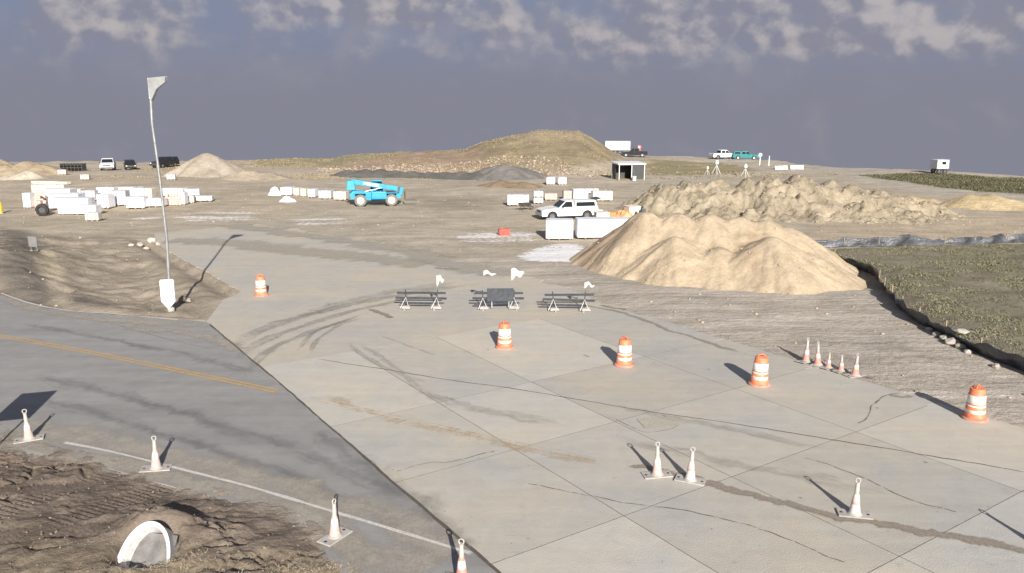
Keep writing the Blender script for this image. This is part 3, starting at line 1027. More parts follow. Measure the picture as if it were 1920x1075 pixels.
PL = [
    ('gravel_pile', 'steep pointed pile of pale grey gravel on the left skyline', [(-45.3, 120, 3.3, .62), (-42.8, 119, 1.9, .5)], (0.413, 0.356, 0.281), .07),
    ('gravel_pile', 'low dark grey gravel mound below the grassy knoll', [(-1.0, 116, 1.9, .36), (-3.5, 116, 1.3, .36), (1.8, 117, 1.2, .36)], (0.219, 0.206, 0.188), .08),
    ('spoil_pile', 'tallest tan spoil heap cut by the left picture edge', [(-81, 122, 3.3, .5), (-84, 120, 3.6, .5), (-86, 116, 2.8, .45)], (0.500, 0.400, 0.281), .08),
    ('spoil_pile', 'broad tan spoil heap right of the heap at left edge', [(-73, 122, 1.9, .40), (-70.5, 121, 1.5, .36), (-75.5, 120, 1.3, .4)], (0.444, 0.356, 0.244), .08),
    ('spoil_pile', 'small rounded heap of yellow sand at far right edge', [(47.0, 78.5, 1.35, .42), (45.2, 79, 1.2, .42), (48.8, 77.5, .8, .4)], (0.525, 0.419, 0.250), .05),
    ('spoil_pile', 'low yellowish heap between rock ridge and yellow sand heap', [(40.5, 81.5, .9, .42), (42.3, 81, .7, .4)], (0.488, 0.388, 0.237), .06),
    ('spoil_pile', 'flat pale spoil heap in front of the grassy left skyline', [(-37, 112, 1.3, .34), (-34, 112, .9, .3)], (0.450, 0.375, 0.281), .08),
    ('spoil_pile', 'low brown spoil bank beneath the grey gravel mound', [(-1.5, 101, .8, .3), (1.5, 100.5, .7, .3)], (0.300, 0.225, 0.150), .08),
    ('spoil_pile', 'small cream rubble heap in front of the broad left heap', [(-70.0, 112.5, .9, .5), (-67.3, 112, 1.2, .5)], (0.575, 0.500, 0.388), .10),
]
for nm_, lb, cn, cl, nz in PL:
    pile(nm_, lb, 'spoil heap' if 'spoil' in nm_ else 'gravel pile', cn, 'rock_soil', .3, cl, nz, 1.2, .2, .2, .18, PG)
bank = pile('silt_bank', 'long low dark soil bank across the site below the rubble', 'soil bank',
            [(-24 + 2.4 * k, 119 - .55 * k, .85 + .15 * math.sin(k), .34) for k in range(9)], 'rock_soil', .3, (.15, .145, .13), .06, 1.0, .2, .1, .2)


# ------------------------------------------------------------------ rubble, stones, straw, grass
def rock_mesh(seed, sub=1):
    r = random.Random(seed)
    t = (1 + 5 ** .5) / 2
    vs = [Vector(v).normalized() for v in ((-1, t, 0), (1, t, 0), (-1, -t, 0), (1, -t, 0), (0, -1, t), (0, 1, t), (0, -1, -t), (0, 1, -t), (t, 0, -1), (t, 0, 1), (-t, 0, -1), (-t, 0, 1))]
    fs = [(0, 11, 5), (0, 5, 1), (0, 1, 7), (0, 7, 10), (0, 10, 11), (1, 5, 9), (5, 11, 4), (11, 10, 2), (10, 7, 6), (7, 1, 8), (3, 9, 4), (3, 4, 2), (3, 2, 6), (3, 6, 8), (3, 8, 9), (4, 9, 5), (2, 4, 11), (6, 2, 10), (8, 6, 7), (9, 8, 1)]
    vs = [v * r.uniform(.7, 1.15) for v in vs]
    return np.array([tuple(v) for v in vs]), np.array(fs)


ROCKS = [rock_mesh(i) for i in range(6)]


def scatter_rocks(name, pts, sizes, cols, mat, parent=None, flat=.65):
    V, Fs, Cc = [], [], []
    o = 0
    for k, (p, s, c) in enumerate(zip(pts, sizes, cols)):
        v, f = ROCKS[k % 6]
        a = random.uniform(0, 6.28)
        ca, sa = math.cos(a), math.sin(a)
        R = np.array(((ca, -sa, 0), (sa, ca, 0), (0, 0, 1)))
        vv = (v * np.array((s, s * random.uniform(.6, 1), s * flat))) @ R.T + np.array(p)
        V.append(vv); Fs.append(f + o); o += len(v); Cc.append(np.tile(c, (len(v), 1)))
    return np_mesh(name, np.concatenate(V), np.concatenate(Fs), mat, {'col': ('FLOAT_COLOR', np.concatenate(Cc))}, False, parent)


soil('stone_soil', True, bump=.02, fine=3.0)


def rcol(base, v=.25):
    k = random.uniform(1 - v, 1 + v)
    return tuple(min(.8, c * k * random.uniform(.94, 1.06)) for c in base)


# rubble field below the knoll
RUB = pxpoly((590, 322), (640, 308), (780, 303), (900, 305), (1000, 318), (1130, 326), (1130, 333), (1010, 331), (920, 332), (830, 333), (700, 326))
def scatter(n, xr, yr, s0, s1, base, test, hfun=None, p=2.0, var=.25):
    xs = RNG.uniform(*xr, n); ys = RNG.uniform(*yr, n)
    k = test(xs, ys)
    xs, ys = xs[k], ys[k]
    ss = s0 + (s1 - s0) * RNG.random(len(xs)) ** p
    zs = (hfun or height)(xs, ys) + ss * .2
    bb = base if hasattr(base[0], '__len__') else (base,)
    return list(zip(xs, ys, zs)), list(ss), [rcol(random.choice(bb), var) for _ in xs]


pts, sz, cs = scatter(7000, (-42, 22), (104, 132), .05, .32, ((.37, .285, .215), (.37, .305, .23), (.32, .26, .19), (.40, .33, .26)),
                      lambda x, y: sdist(x, y, RUB) + 2.0 * fbm(x / 3, y / 3, 3) > 0, p=2.5)
tag(scatter_rocks('rubble_field', pts, sz, cs, 'stone_soil'), 'pinkish rubble strewn below the grassy knoll', 'rubble', kind='stuff')
# clods on the rock ridge
dg = bpy.context.evaluated_depsgraph_get()


def surf(o, x, y):
    h, loc, nr, fi = o.ray_cast(Vector((x - o.location.x, y - o.location.y, 30)), Vector((0, 0, -1)))
    return loc.z if h else None


def clods(o, n, x0, x1, y0, y1, s0, s1, base, nm='clods'):
    bpy.context.view_layer.update()
    pts, sz, cs = [], [], []
    for k in range(n):
        x, y = random.uniform(x0, x1), random.uniform(y0, y1)
        z = surf(o, x, y)
        if z is None:
            continue
        s = s0 + (s1 - s0) * random.random() ** 3
        pts.append((x - o.location.x, y - o.location.y, z + s * .15)); sz.append(s); cs.append(rcol(base))
    return tag(scatter_rocks(nm, pts, sz, cs, 'stone_soil', o), kind='stuff')


clods(rock, 1500, 11, 42, 63, 80, .03, .20, (.375, .318, .23))
clods(sand, 420, 4, 20, 39, 50, .012, .10, (.45, .36, .26))
# loose stones over the bare ground
def bare(x, y):
    return (np.maximum(np.maximum(sdist(x, y, ASPHALT), sdist(x, y, APRON)), np.maximum(sdist(x, y, OLDCON) + 2, sdist(x, y, GRASS))) < 0) & (np.abs(x) < .7 * y) & (sdist(x, y, MUD) < -.5) & (RNG.random(x.shape) < np.clip(60 / y, 0, 1) ** 1.5)


pts, sz, cs = scatter(14000, (-70, 70), (24, 125), .012, .11, (.40, .345, .265), bare, p=6.0)
tag(scatter_rocks('loose_stones', pts, sz, cs, 'stone_soil'), 'loose stones scattered over the bare tan ground', 'stones', kind='stuff')
def mud_zz(x, y):
    i = np.clip(np.round((x + 20) / .055).astype(int), 0, len(mx) - 1); j = np.clip(np.round((y - 11) / .055).astype(int), 0, len(my) - 1)
    return MZ[i, j]


pts, sz, cs = scatter(2600, (-15, -2), (12.5, 21), .008, .045, (.22, .18, .14), lambda x, y: sdist(x, y, MUD) > .1, mud_zz, 3.0, .4)
tag(scatter_rocks('mud_clods', pts, sz, cs, 'stone_soil'), 'small clods and stones littering the brown mud verge', 'clods', kind='stuff')
# crumbs and grit on the concrete edge by the silt fence
for (x, y, s, lb) in ((1742, 622, .18, 'furthest of the pale boulders along the dark silt fence'), (1755, 632, .22, 'second furthest pale boulder along the dark silt fence'), (1772, 640, .28, 'third pale boulder from the far end of the fence foot row'),
                      (1785, 648, .34, 'largest pale boulder at the foot of the dark silt fence'), (1800, 655, .25, 'pale boulder just nearer than the largest one by the fence'), (1815, 664, .18, 'small pale boulder ending the close row by the fence'), (1868, 690, .2, 'lone pale boulder nearest the camera by the dark fence')):
    p = G(x, y)
    o = scatter_rocks('boulder', [(0, 0, s * .25)], [s], [rcol((.45, .40, .33), .1)], 'stone_soil')
    o.location = (p[0], p[1], hz(*p))
    tag(o, lb, 'boulder', 'boulders along the silt fence')


def blades(name, pts, hs, cols, mat, lean=.6, width=.05, per=3, parent=None, seed=3):
    """tufts of bent blades: two triangles and a tip each"""
    r = np.random.default_rng(seed)
    P = np.repeat(np.array(pts), per, 0); Hh = np.repeat(np.array(hs), per); Cc = np.repeat(np.array(cols), per, 0)
    n = len(P)
    a = r.uniform(0, 2 * np.pi, n); l = r.uniform(.2, 1, n) * lean
    P = P + np.c_[r.normal(0, .05, (n, 2)), np.zeros(n)]
    d = np.c_[np.cos(a), np.sin(a), np.zeros(n)]; s = np.c_[-np.sin(a), np.cos(a), np.zeros(n)] * (width * r.uniform(.6, 1.3, n))[:, None]
    up = np.c_[np.zeros((n, 2)), np.ones(n)]
    Hh = Hh * r.uniform(.6, 1.25, n)
    p0 = P - s; p1 = P + s
    mid = P + d * (Hh * l * .45)[:, None] + up * (Hh * .6)[:, None]
    tip = P + d * (Hh * l * 1.2)[:, None] + up * (Hh * (1 - .25 * l))[:, None]
    V = np.stack([p0, p1, mid + s * .6, mid - s * .6, tip], 1).reshape(-1, 3)
    b = np.arange(n) * 5
    F = np.concatenate([np.stack([b, b + 1, b + 2], 1), np.stack([b, b + 2, b + 3], 1), np.stack([b + 3, b + 2, b + 4], 1)])
    C5 = np.repeat(Cc * r.uniform(.75, 1.25, (n, 1)), 5, 0)
    return np_mesh(name, V, F, mat, {'col': ('FLOAT_COLOR', np.clip(C5, .01, .8))}, False, parent)


m_, t_, b_, _o = newmat('grass_blade')
t_.link(t_.n('ShaderNodeAttribute', attribute_name='col').outputs['Color'], b_.inputs['Base Color'])
b_.inputs['Roughness'].default_value = .8
b_.inputs['Specular IOR Level'].default_value = .2
MATS['grass_blade'] = m_
N = 42000
xs = RNG.uniform(17, 45, N * 2); ys = RNG.uniform(22, 58, N * 2)
ok = sdist(xs, ys, GRASS) > .15
xs, ys = xs[ok][:N], ys[ok][:N]
gn = fbm(xs / 6, ys / 6, 4); gn2 = fbm(xs / 1.2, ys / 1.2, 3)
okg = gn2 > -.25
xs, ys, gn, gn2 = xs[okg], ys[okg], gn[okg], gn2[okg]
cg = np.array((.215, .205, .130))[None] * (1 + .3 * gn2)[:, None]
wy = (sstep(.0, .5, gn + .3 * gn2) * .8)[:, None]
cg = cg * (1 - wy) + np.array((.33, .28, .175)) * wy
tag(blades('grass', np.c_[xs, ys, height(xs, ys) - .02], .05 + .055 * sstep(-.3, .6, gn2), cg, 'grass_blade', 1.2, .03), 'rough olive and straw coloured grass on the fenced plot', 'grass', kind='stuff')
# thin grass of the far strip and the left skyline
xs = RNG.uniform(38, 90, 16000); ys = RNG.uniform(84, 124, 16000)
FARG = pxpoly((1610, 330), (1700, 327), (2050, 337), (2050, 368), (1900, 362), (1760, 351))
ok = sdist(xs, ys, FARG) > 0
xs, ys = xs[ok], ys[ok]
cg = np.array((.155, .148, .085))[None] * (1 + .4 * fbm(xs / 3, ys / 3, 3))[:, None]
tag(blades('far_grass', np.c_[xs, ys, height(xs, ys)], np.full(len(xs), .16), cg, 'grass_blade', .9, .06), 'dark green grass strip below the skyline at right', 'grass', kind='stuff')
xs = RNG.uniform(-60, 50, 30000); ys = RNG.uniform(112, 172, 30000)
ok = (fbm(xs / 8, ys / 8, 3) + .35 * fbm(xs / 2, ys / 2, 2) > .05) & ~((xs > 14) & (ys > 140))
xs, ys = xs[ok], ys[ok]
cg = np.array((.30, .25, .155))[None] * (1 + .4 * fbm(xs / 3, ys / 3, 3))[:, None]
tag(blades('dry_grass', np.c_[xs, ys, height(xs, ys) - .02], np.full(len(xs), .18), cg, 'grass_blade', .9, .07, 2), 'sparse dry grass over the knoll and skyline', 'grass', kind='stuff')
# straw mulch on the mud
sx_ = np.concatenate([RNG.normal(-3.9, .7, 1500), RNG.normal(-6.9, .5, 700), RNG.normal(-11.8, 1.2, 900)])
sy_ = np.concatenate([RNG.normal(14.2, .35, 1500), RNG.normal(14.2, .25, 700), RNG.normal(13.6, .25, 900)])
k_ = sdist(sx_, sy_, MUD) > .05
sx_, sy_ = sx_[k_], sy_[k_]
pts = np.c_[sx_, sy_, mud_zz(sx_, sy_) + .01]
hs = RNG.uniform(.015, .03, len(sx_)); cs = [rcol((.46, .38, .26), .35) for _ in sx_]
tag(blades('straw', np.array(pts), hs, cs, 'grass_blade', 9.0, .006, 2), 'pale straw mulch strewn on the mud verge', 'straw', kind='stuff')

# ------------------------------------------------------------------ materials for objects
plain('drum_orange', (.80, .22, .10), .55, 0, .14, 4, .55, (.74, .42, .30))
plain('drum_white', (.80, .77, .70), .5, 0, .06, 5, .3, (.62, .50, .42))
plain('drum_base', (.55, .27, .20), .8, 0, .2, 5, .5)
plain('rubber', (.03, .03, .032), .85, 0, .2, 6, .5, (.16, .14, .11))
plain('base_grey', (.40, .38, .35), .9, 0, .12, 5, .6, (.42, .38, .32))
plain('cone_pink', (.72, .46, .40), .6, 0, .12, 5, .6, (.70, .62, .57))
plain('cone_red', (.72, .28, .21), .6, 0, .12, 5, .5, (.72, .55, .5))
plain('cone_white', (.70, .65, .62), .6, 0, .1, 5, .5, (.64, .54, .49))
plain('tube_grey', (.47, .445, .41), .8, 0, .08, 6, .5, (.42, .39, .35))
plain('hole_dark', (.03, .03, .03), .9)
plain('galv', (.42, .43, .42), .45, .6, .15, 4, .3)
plain('wood', (.33, .25, .16), .85, 0, .25, 6)
plain('white_paint', (.80, .80, .79), .35, 0, .03, 2, .12, (.5, .45, .38))
plain('white_wrap', (.80, .81, .84), .4, 0, .08, 1.5, .3, (.60, .55, .48), .03)
plain('grey_wrap', (.60, .60, .62), .45, 0, .08, 1.5, .2, (.5, .45, .38), .02)
plain('cream_wrap', (.70, .64, .52), .6, 0, .08, 2, .2, (.55, .47, .36), .015)
plain('pink_brick', (.62, .45, .38), .85, 0, .14, 3, .3, (.6, .55, .5), .01)
plain('black_paint', (.022, .023, .026), .3, 0, .2, 3, .3, (.12, .1, .08))
plain('teal_paint', (.03, .24, .25), .35, 0, .1, 3, .2)
plain('blue_paint', (.02, .34, .56), .45, 0, .15, 3, .35, (.25, .30, .30))
plain('glass_dark', (.018, .022, .026), .08, 0, .1, 3)
plain('chrome', (.55, .55, .55), .25, .9, .1, 5)
plain('lamp_red', (.5, .02, .02), .3)
plain('lamp_clear', (.75, .75, .72), .15)
plain('steel_dark', (.10, .10, .10), .5, .5, .2, 5, .3)
plain('red_plastic', (.70, .09, .06), .45, 0, .15, 4, .3, (.5, .35, .28))
plain('orange_plastic', (.72, .30, .12), .5, 0, .15, 4, .2)
plain('charcoal_board', (.055, .06, .058), .6, 0, .15, 2, .15)
plain('fabric_black', (.035, .037, .042), .38, 0, .35, 3, .3, (.10, .10, .10), .02, .6)
plain('sign_yellow', (.75, .45, .03), .5, 0, .1, 4, .2)
plain('sign_back', (.45, .45, .44), .4, .5, .1, 4, .2)
plain('strap', (.05, .06, .12), .5)
plain('dusty_tyre', (.20, .185, .155), .9, 0, .25, 5, .5)

# ------------------------------------------------------------------ traffic drums
DRUM_PROF = [(.292, .05), (.290, .22), (.272, .235), (.268, .44), (.254, .455), (.250, .52), (.250, .60), (.236, .615), (.232, .79), (.220, .805), (.212, .96), (.195, 1.0)]


def make_drum():
    root = thing('traffic_drum', '', 'traffic drum')
    MB().lathe([(.37, 0), (.37, .045), (.33, .07), (.30, .075)], 28).build('rubber_base', 'drum_base', root)
    b = MB().lathe(DRUM_PROF, 28).build('body', 'drum_orange', root)
    for z0, z1, r0, r1 in ((.225, .49, .277, .2605), (.53, .80, .2565, .240)):
        rm = (r0 + r1) / 2
        MB().lathe([(r0 - .004, z0), (r0, z0 + .004), (rm, (z0 + z1) / 2), (r1, z1 - .004), (r1 - .004, z1)], 28, capb=False, capt=False).build('reflective_band', 'drum_white', b)
    h = MB()
    h.tube([(-.13, 0, .99), (-.12, 0, 1.06), (-.06, 0, 1.09), (.06, 0, 1.09), (.12, 0, 1.06), (.13, 0, .99)], .02, 8)
    h.box((0, 0, 1.0), (.34, .09, .03))
    h.build('handle', 'drum_orange', root)
    return root


drum0 = make_drum()
DR = [(490, 554, 'traffic drum standing alone left of the barricades on the concrete road', 0.0, 0, .4),
      (946, 652, 'traffic drum right in front of the middle barricade', .0, 0, 1.2),
      (1170, 685, 'traffic drum standing second from left in the row of four', .015, .0, 2.2),
      (1423, 721, 'traffic drum third in the row of four, left of the delineator group', .025, .02, .1),
      (1827, 785, 'largest and nearest traffic drum, leaning, at right picture edge', .0, -.05, .8)]
for i, (x, y, lb, rx, ry, rz) in enumerate(DR):
    o = drum0 if i == 0 else copy_tree(drum0)
    o.location = (*G(x, y), .004)
    o.rotation_euler = (rx, ry + .0, rz)
    tag(o, lb, 'traffic drum', 'orange and white traffic drums on the concrete')
    o.scale = (1, 1, .98)


# ------------------------------------------------------------------ delineator posts
def make_delineator(kind):
    root = thing('delineator_post', '', 'delineator')
    b = MB()
    b.box((0, 0, .022), (.74, .38, .044))
    b.lathe([(.17, .04), (.15, .075), (.13, .09)], 18)
    b.build('base_plate', 'base_grey', root, .012)
    for sx in (-.29, .29):
        MB().lathe([(.036, .0455), (.036, .0475)], 12, (sx, 0, 0)).build('bolt_hole', 'hole_dark', root)
    low, mid = (('cone_pink', 'cone_white') if kind == 'pink' else ('cone_white', 'cone_pink') if kind == 'white' else ('cone_red', 'cone_white'))
    H = [(.125, .085), (.102, .26), (.080, .44), (.058, .60), (.052, .62)]
    p = MB().lathe(H, 18).build('post', low, root)
    MB().lathe([(.050, .60), (.050, .78), (.046, .80), (.044, .955)], 14).build('upper_tube', 'tube_grey', root)
    for z0, z1, r0, r1 in ((.34, .54, .0965, .070),):
        MB().lathe([(r0 - .004, z0), (r0, z0 + .004), (r1, z1 - .004), (r1 - .004, z1)], 18, capb=False, capt=False).build('band', mid, p)
    hd = MB()
    hd.tube([(-.03, 0, .95), (-.052, 0, 1.0), (-.045, 0, 1.055), (0, 0, 1.08), (.045, 0, 1.055), (.052, 0, 1.0), (.03, 0, .95)], .016, 8)
    hd.build('handle_loop', 'tube_grey', root)
    return root


del0 = {k: make_delineator(k) for k in ('pink', 'white', 'red')}
used = set()
DL = [('pink', 55, 825, 'faded pink delineator post at the left end of the mud verge', 25, (0, -.03), 1),
      ('pink', 293, 880, 'faded pink delineator post at the mud edge by a white line break', 12, (0, .02), 1),
      ('pink', 628, 1008, 'pale pink delineator post in front of the straw strewn mud', 60, (.03, .0), 1),
      ('red', 866, 1090, 'delineator post cut off by the bottom picture edge', -10, (0, 0), 1),
      ('pink', 1232, 892, 'pink delineator post, left of the close pair on the dirt band', 8, (0, -.02), 1),
      ('white', 1294, 902, 'white delineator post, right of the close pair on the dirt band', -22, (0, .03), 1),
      ('white', 1602, 966, 'single whitish delineator post far along the dirt band', -12, (0, .01), 1),
      ('white', None, (11.28, 15.05), 'delineator post just past the right picture edge', -14, (0, 0), 1),
      ('red', 1511, 679, 'tall delineator leaning right, first of the group beside the gravel track', 35, (-.05, .10), 1.0),
      ('red', 1533, 685, 'tall delineator leaning left, second of the group beside the gravel track', 40, (.0, -.10), 1.0),
      ('red', 1553, 690, 'short delineator, middle of the group beside the gravel track', 35, (0, .03), .62),
      ('red', 1577, 696, 'short delineator, fourth of the group beside the gravel track', 30, (0, -.03), .66),
      ('red', 1603, 705, 'delineator at the right end of the group beside the gravel track', 20, (.03, .02), .9)]
for k, x, y, lb, rz, ln, s in DL:
    if k in used:
        o = copy_tree(del0[k])
    else:
        o = del0[k]; used.add(k)
    p = y if x is None else G(x, y)
    z = mud_z(*p) + .01 if sdist(np.array([p[0]]), np.array([p[1]]), MUD)[0] > .2 else .008
    o.location = (p[0], p[1], max(z, .006))
    o.rotation_euler = (ln[0], ln[1], math.radians(rz))
    o.scale = (min(1, s + .15), min(1, s + .15), s * .84)
    tag(o, lb, 'delineator', 'delineator posts on the pavement edges')

# ------------------------------------------------------------------ road barricades
m_, t_, b_, _o = newmat('barricade_board')
tcx = t_.n('ShaderNodeTexCoord').outputs['Object']
sp_ = t_.n('ShaderNodeSeparateXYZ'); t_.link(tcx, sp_.inputs[0])
wv = t_.m('FRACT', t_.m('MULTIPLY', t_.m('ADD', sp_.outputs[0], sp_.outputs[2]), 3.2))
st_ = t_.ramp(wv, .48, .52)
dn = t_.noise(tcx, 5.0, 5.0)
c_ = t_.mix(st_, (.60, .57, .52), (.58, .46, .39))
c_ = t_.mix(t_.m('MULTIPLY', t_.ramp(dn, .35, .65), .7), c_, (.50, .47, .42))
t_.link(c_, b_.inputs['Base Color']); b_.inputs['Roughness'].default_value = .6
MATS['barricade_board'] = m_


def make_barricade(seed):
    r = random.Random(seed)
    root = thing('road_barricade', '', 'barricade')
    for z, w, dx in ((.22, 1.5 + .3 * seed, -.25), (.47, 2.42, 0), (.72, 2.30, .02)):  # slats and uprights painted in the dark of the barricade's cast shadow
        MB().box((dx, -.045, z), (w, .03, .105), 0, 0, r.uniform(-.02, .02)).build('board', 'shadow_board', root, .006)
    for sx in (-.72, .74):
        MB().box((sx, 0, .43), (.05, .05, .86), 0, 0, r.uniform(-.12, .12)).build('upright', 'shadow_board', root)
        MB().box((sx, 0, .03), (.07, 1.15, .06), r.uniform(-.3, .3)).build('foot', 'base_grey', root)
        MB().tube([(sx - .22, -.42, .05), (sx, -.05, .50), (sx + .20, -.44, .05)], .022, 6).build('strut', 'cone_white', root)
        MB().box((sx + .05, -.30, .09), (.46, .32, .14), r.uniform(-.4, .4), 0, 0, (.8, .7)).build('sandbag', 'base_grey', root, .05)
    return root


plain('shadow_board', (.035, .042, .052), .7, 0, .25, 5, .35, (.14, .13, .12))  # cast shadow tone, put into the colour of slats, uprights and panel
BR = [(-4.28, 36.75, 'left of three low barricades, slats coloured as their cast shadow, on the far concrete edge', -2), (-.65, 36.7, 'middle barricade, slats coloured as its cast shadow, the one with the sign shadow panel', 3), (2.65, 36.35, 'right of three low barricades, slats coloured as their cast shadow, nearest the sand pile', -3)]
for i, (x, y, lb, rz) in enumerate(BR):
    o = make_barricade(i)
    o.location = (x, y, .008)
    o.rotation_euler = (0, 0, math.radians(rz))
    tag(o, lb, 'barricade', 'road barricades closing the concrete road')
sg = thing('sign_shadow_panel', 'panel coloured as the cast shadow of a sign, leaning on the middle barricade', 'sign', (-.55, 36.58, 0), math.radians(3))  # added panel, painted dark as the shadow of the barricade's sign
MB().box((0, 0, .66), (1.25, .014, .62), 0, math.radians(-14)).build('panel', 'shadow_board', sg, .004)  # added panel in the tone of the sign's cast shadow
for sx in (-.4, .4):
    MB().box((sx, .03, .5), (.05, .025, .9), 0, math.radians(-14)).build('added_panel_bracket', 'base_grey', sg)
plain('flag_cloth', (.64, .59, .58), .7, 0, .2, 9, .6, (.50, .44, .41))
fl = [(829, 549, 1.25, 'pale plastic warning flag tied on the left barricade', .35, .42), (912, 548, 1.55, 'torn pale warning flag above the left end of the sign shadow panel', .55, .22), (965, 552, 1.6, 'largest white warning flag above the sign shadow panel', .30, .5), (1110, 556, 1.3, 'small white warning flag on the right barricade', .35, .25)]


def flag(x, y, lb, w, h, z):
    f = thing('warning_flag', lb, 'flag', (x, y, 0))
    MB().tube([(0, 0, .7), (.02, 0, z + .06)], .009, 6).build('staff', 'galv', f)
    m = MB(); nx, nz = 9, 6
    vs = []
    for i in range(nx):
        for j in range(nz):
            u, v = i / (nx - 1), j / (nz - 1)
            vs.append((u * w, .05 * math.sin(u * 7 + v * 2) * u, z - h * v * (1 - .75 * u + .15 * math.sin(u * 11)) - .20 * u * u + .05 * math.sin(u * 9 + w * 9)))
    fs = [(i * nz + j, (i + 1) * nz + j, (i + 1) * nz + j + 1, i * nz + j + 1) for i in range(nx - 1) for j in range(nz - 1)]
    m.add(vs, fs, True)
    o = m.build('cloth', 'flag_cloth', f)
    s = o.modifiers.new('thick', 'SOLIDIFY'); s.thickness = .004
    tag(f, group='warning flags on the barricades')


flag(-3.55, 36.70, fl[0][3], .36, .50, 1.60)
flag(-1.35, 36.66, fl[1][3], .62, .22, 1.80)
flag(-.05, 36.68, fl[2][3], .62, .55, 1.90)
flag(3.35, 36.28, fl[3][3], .48, .26, 1.35)

# ------------------------------------------------------------------ tall light pole, signs
pz = -.05
lp = thing('light_pole', 'tall thin grey light pole with a wedge lamp head in the cut', 'light pole', (-16.1, 36.7, pz))
MB().tube([(0, 0, 0), (.03, 0, 1.5), (.10, 0, 3.4), (.06, 0, 5.2), (.0, 0, 7.0), (-.08, 0, 8.6), (-.03, 0, 9.8), (-.02, 0, 10.55)], [.085, .08, .07, .065, .06, .065, .07, .06], 10).build('shaft', 'galv', lp)
m = MB()
m.prism([(-.06, 10.58), (.72, 10.62), (.70, 10.42), (.30, 10.08), (.02, 9.62), (-.06, 9.7)], -.10, .10)
m.build('lamp_head', 'galv', lp, .02)
MB().box((.42, 0, 10.33), (.42, .16, .03), 0, 0, math.radians(-38)).build('lens', 'lamp_clear', lp)
MB().lathe([(.16, -.1), (.16, .05), (.10, .10)], 14).build('footing', 'base_grey', lp)
wp = thing('marker_board', 'white board with pointed foot hung at the light pole base', 'board', (-16.12, 36.52, -.05))
m = MB()
m.prism([(-.31, .42), (0, .05), (.34, .42), (.34, 1.36), (.29, 1.44), (-.26, 1.44), (-.31, 1.36)], -.03, .03)
m.build('board', 'white_wrap', wp, .012)
MB().box((.0, .06, .9), (.5, .05, .06)).build('clamp', 'galv', wp)
bs = thing('rubble_heap', 'knot of broken concrete lumps beside the white board', 'rubble', (*G(346, 563), -.12))
for k in range(7):
    o = scatter_rocks('lump', [(0, 0, .08)], [.16 + .05 * (k % 3)], [rcol((.30, .265, .215), .25)], 'stone_soil', bs)
    o.location = (.28 * math.cos(k * 2.1), .22 * math.sin(k * 1.7), .02 * k)
for k_, (x, y, s_, lb) in enumerate(((262, 458, .34, 'broken pale concrete lump left of the cut road corner'), (274, 462, .26, 'small pale concrete lump below the cut road corner'), (284, 452, .40, 'largest pale concrete lump at the cut road corner'), (246, 462, .24, 'pale concrete lump furthest left of the cut corner'), (296, 458, .28, 'pale concrete lump tucked under the cut road edge'))):
    p_ = G(x, y)
    o = scatter_rocks('concrete_lump', [(0, 0, s_ * .2)], [s_], [rcol((.52, .47, .40), .1)], 'stone_soil')
    o.location = (p_[0], p_[1], hz(*p_))
    tag(o, lb, 'concrete lump', 'broken concrete at the cut road corner')
rs = thing('roadside_sign', 'two post road sign past the left edge, seen by its shadow', 'sign', (-14.35, 19.25, .02), math.radians(18))
MB().box((0, 0, 2.06), (1.05, .02, 1.12)).build('panel', 'sign_yellow', rs)
for sx in (-.42, .42):
    MB().box((sx, .04, 1.3), (.06, .05, 2.6)).build('post', 'galv', rs)
    MB().box((sx, 0, .03), (.07, 1.2, .06)).build('skid', 'galv', rs)
q = G(66, 494)
ss = thing('low_sign', 'low grey sign board standing on the brown bank at left', 'sign', (q[0], q[1], hz(*q)), math.radians(-25))
MB().box((0, 0, .55), (.75, .03, .62)).build('panel', 'sign_back', ss)
for sx in (-.28, .28):
    MB().box((sx, .04, .42), (.05, .05, .86)).build('post', 'galv', ss)

# ------------------------------------------------------------------ culvert end in the mud
plain('culvert_shade', (.16, .155, .15), .7, 0, .3, 4, .5)
plain('culvert_white', (.74, .73, .71), .5, 0, .08, 3, .55, (.42, .35, .27))
cu = thing('culvert_end', 'white flared culvert end half buried in the mud verge', 'culvert', (-7.50, 14.50, -.10), math.radians(-14))
cu.rotation_euler = (math.radians(-34), 0, math.radians(-10))
m = MB()
n = 22
ring = []
sec = [(.00, .52, .98, .0), (.0, .60, 1.06, .0), (.08, .57, 1.02, .02), (.55, .50, .90, .06), (.95, .46, .80, .08)]
inn = [(.95, .40, .72, .08), (.50, .43, .80, .06), (.06, .50, .94, .01)]
prof = sec[1:] + inn + [sec[0], sec[1]]
vs, fs = [], []
for (y, rx_, rz_, zo) in prof:
    for k in range(n + 1):
        a = math.pi * k / n
        vs.append((-math.cos(a) * rx_, y, zo + math.sin(a) ** .85 * rz_))
for i in range(len(prof) - 1):
    for k in range(n):
        a = i * (n + 1) + k
        fs.append((a, a + 1, a + n + 2, a + n + 1))
m.add(vs, fs, True)
m.build('shell', 'culvert_white', cu)
MB().box((0, .38, .02), (.96, .9, .05)).build('floor_plate', 'culvert_white', cu, .01)
MB().box((0, .30, .42), (.90, .03, .84)).build('shade_plate', 'culvert_shade', cu)  # added plate, its dark grey paints the shade inside the culvert mouth
MB().tube([(-.36, .3, .10), (.22, .34, .12)], .04, 10).build('pipe_stub', 'white_wrap', cu)

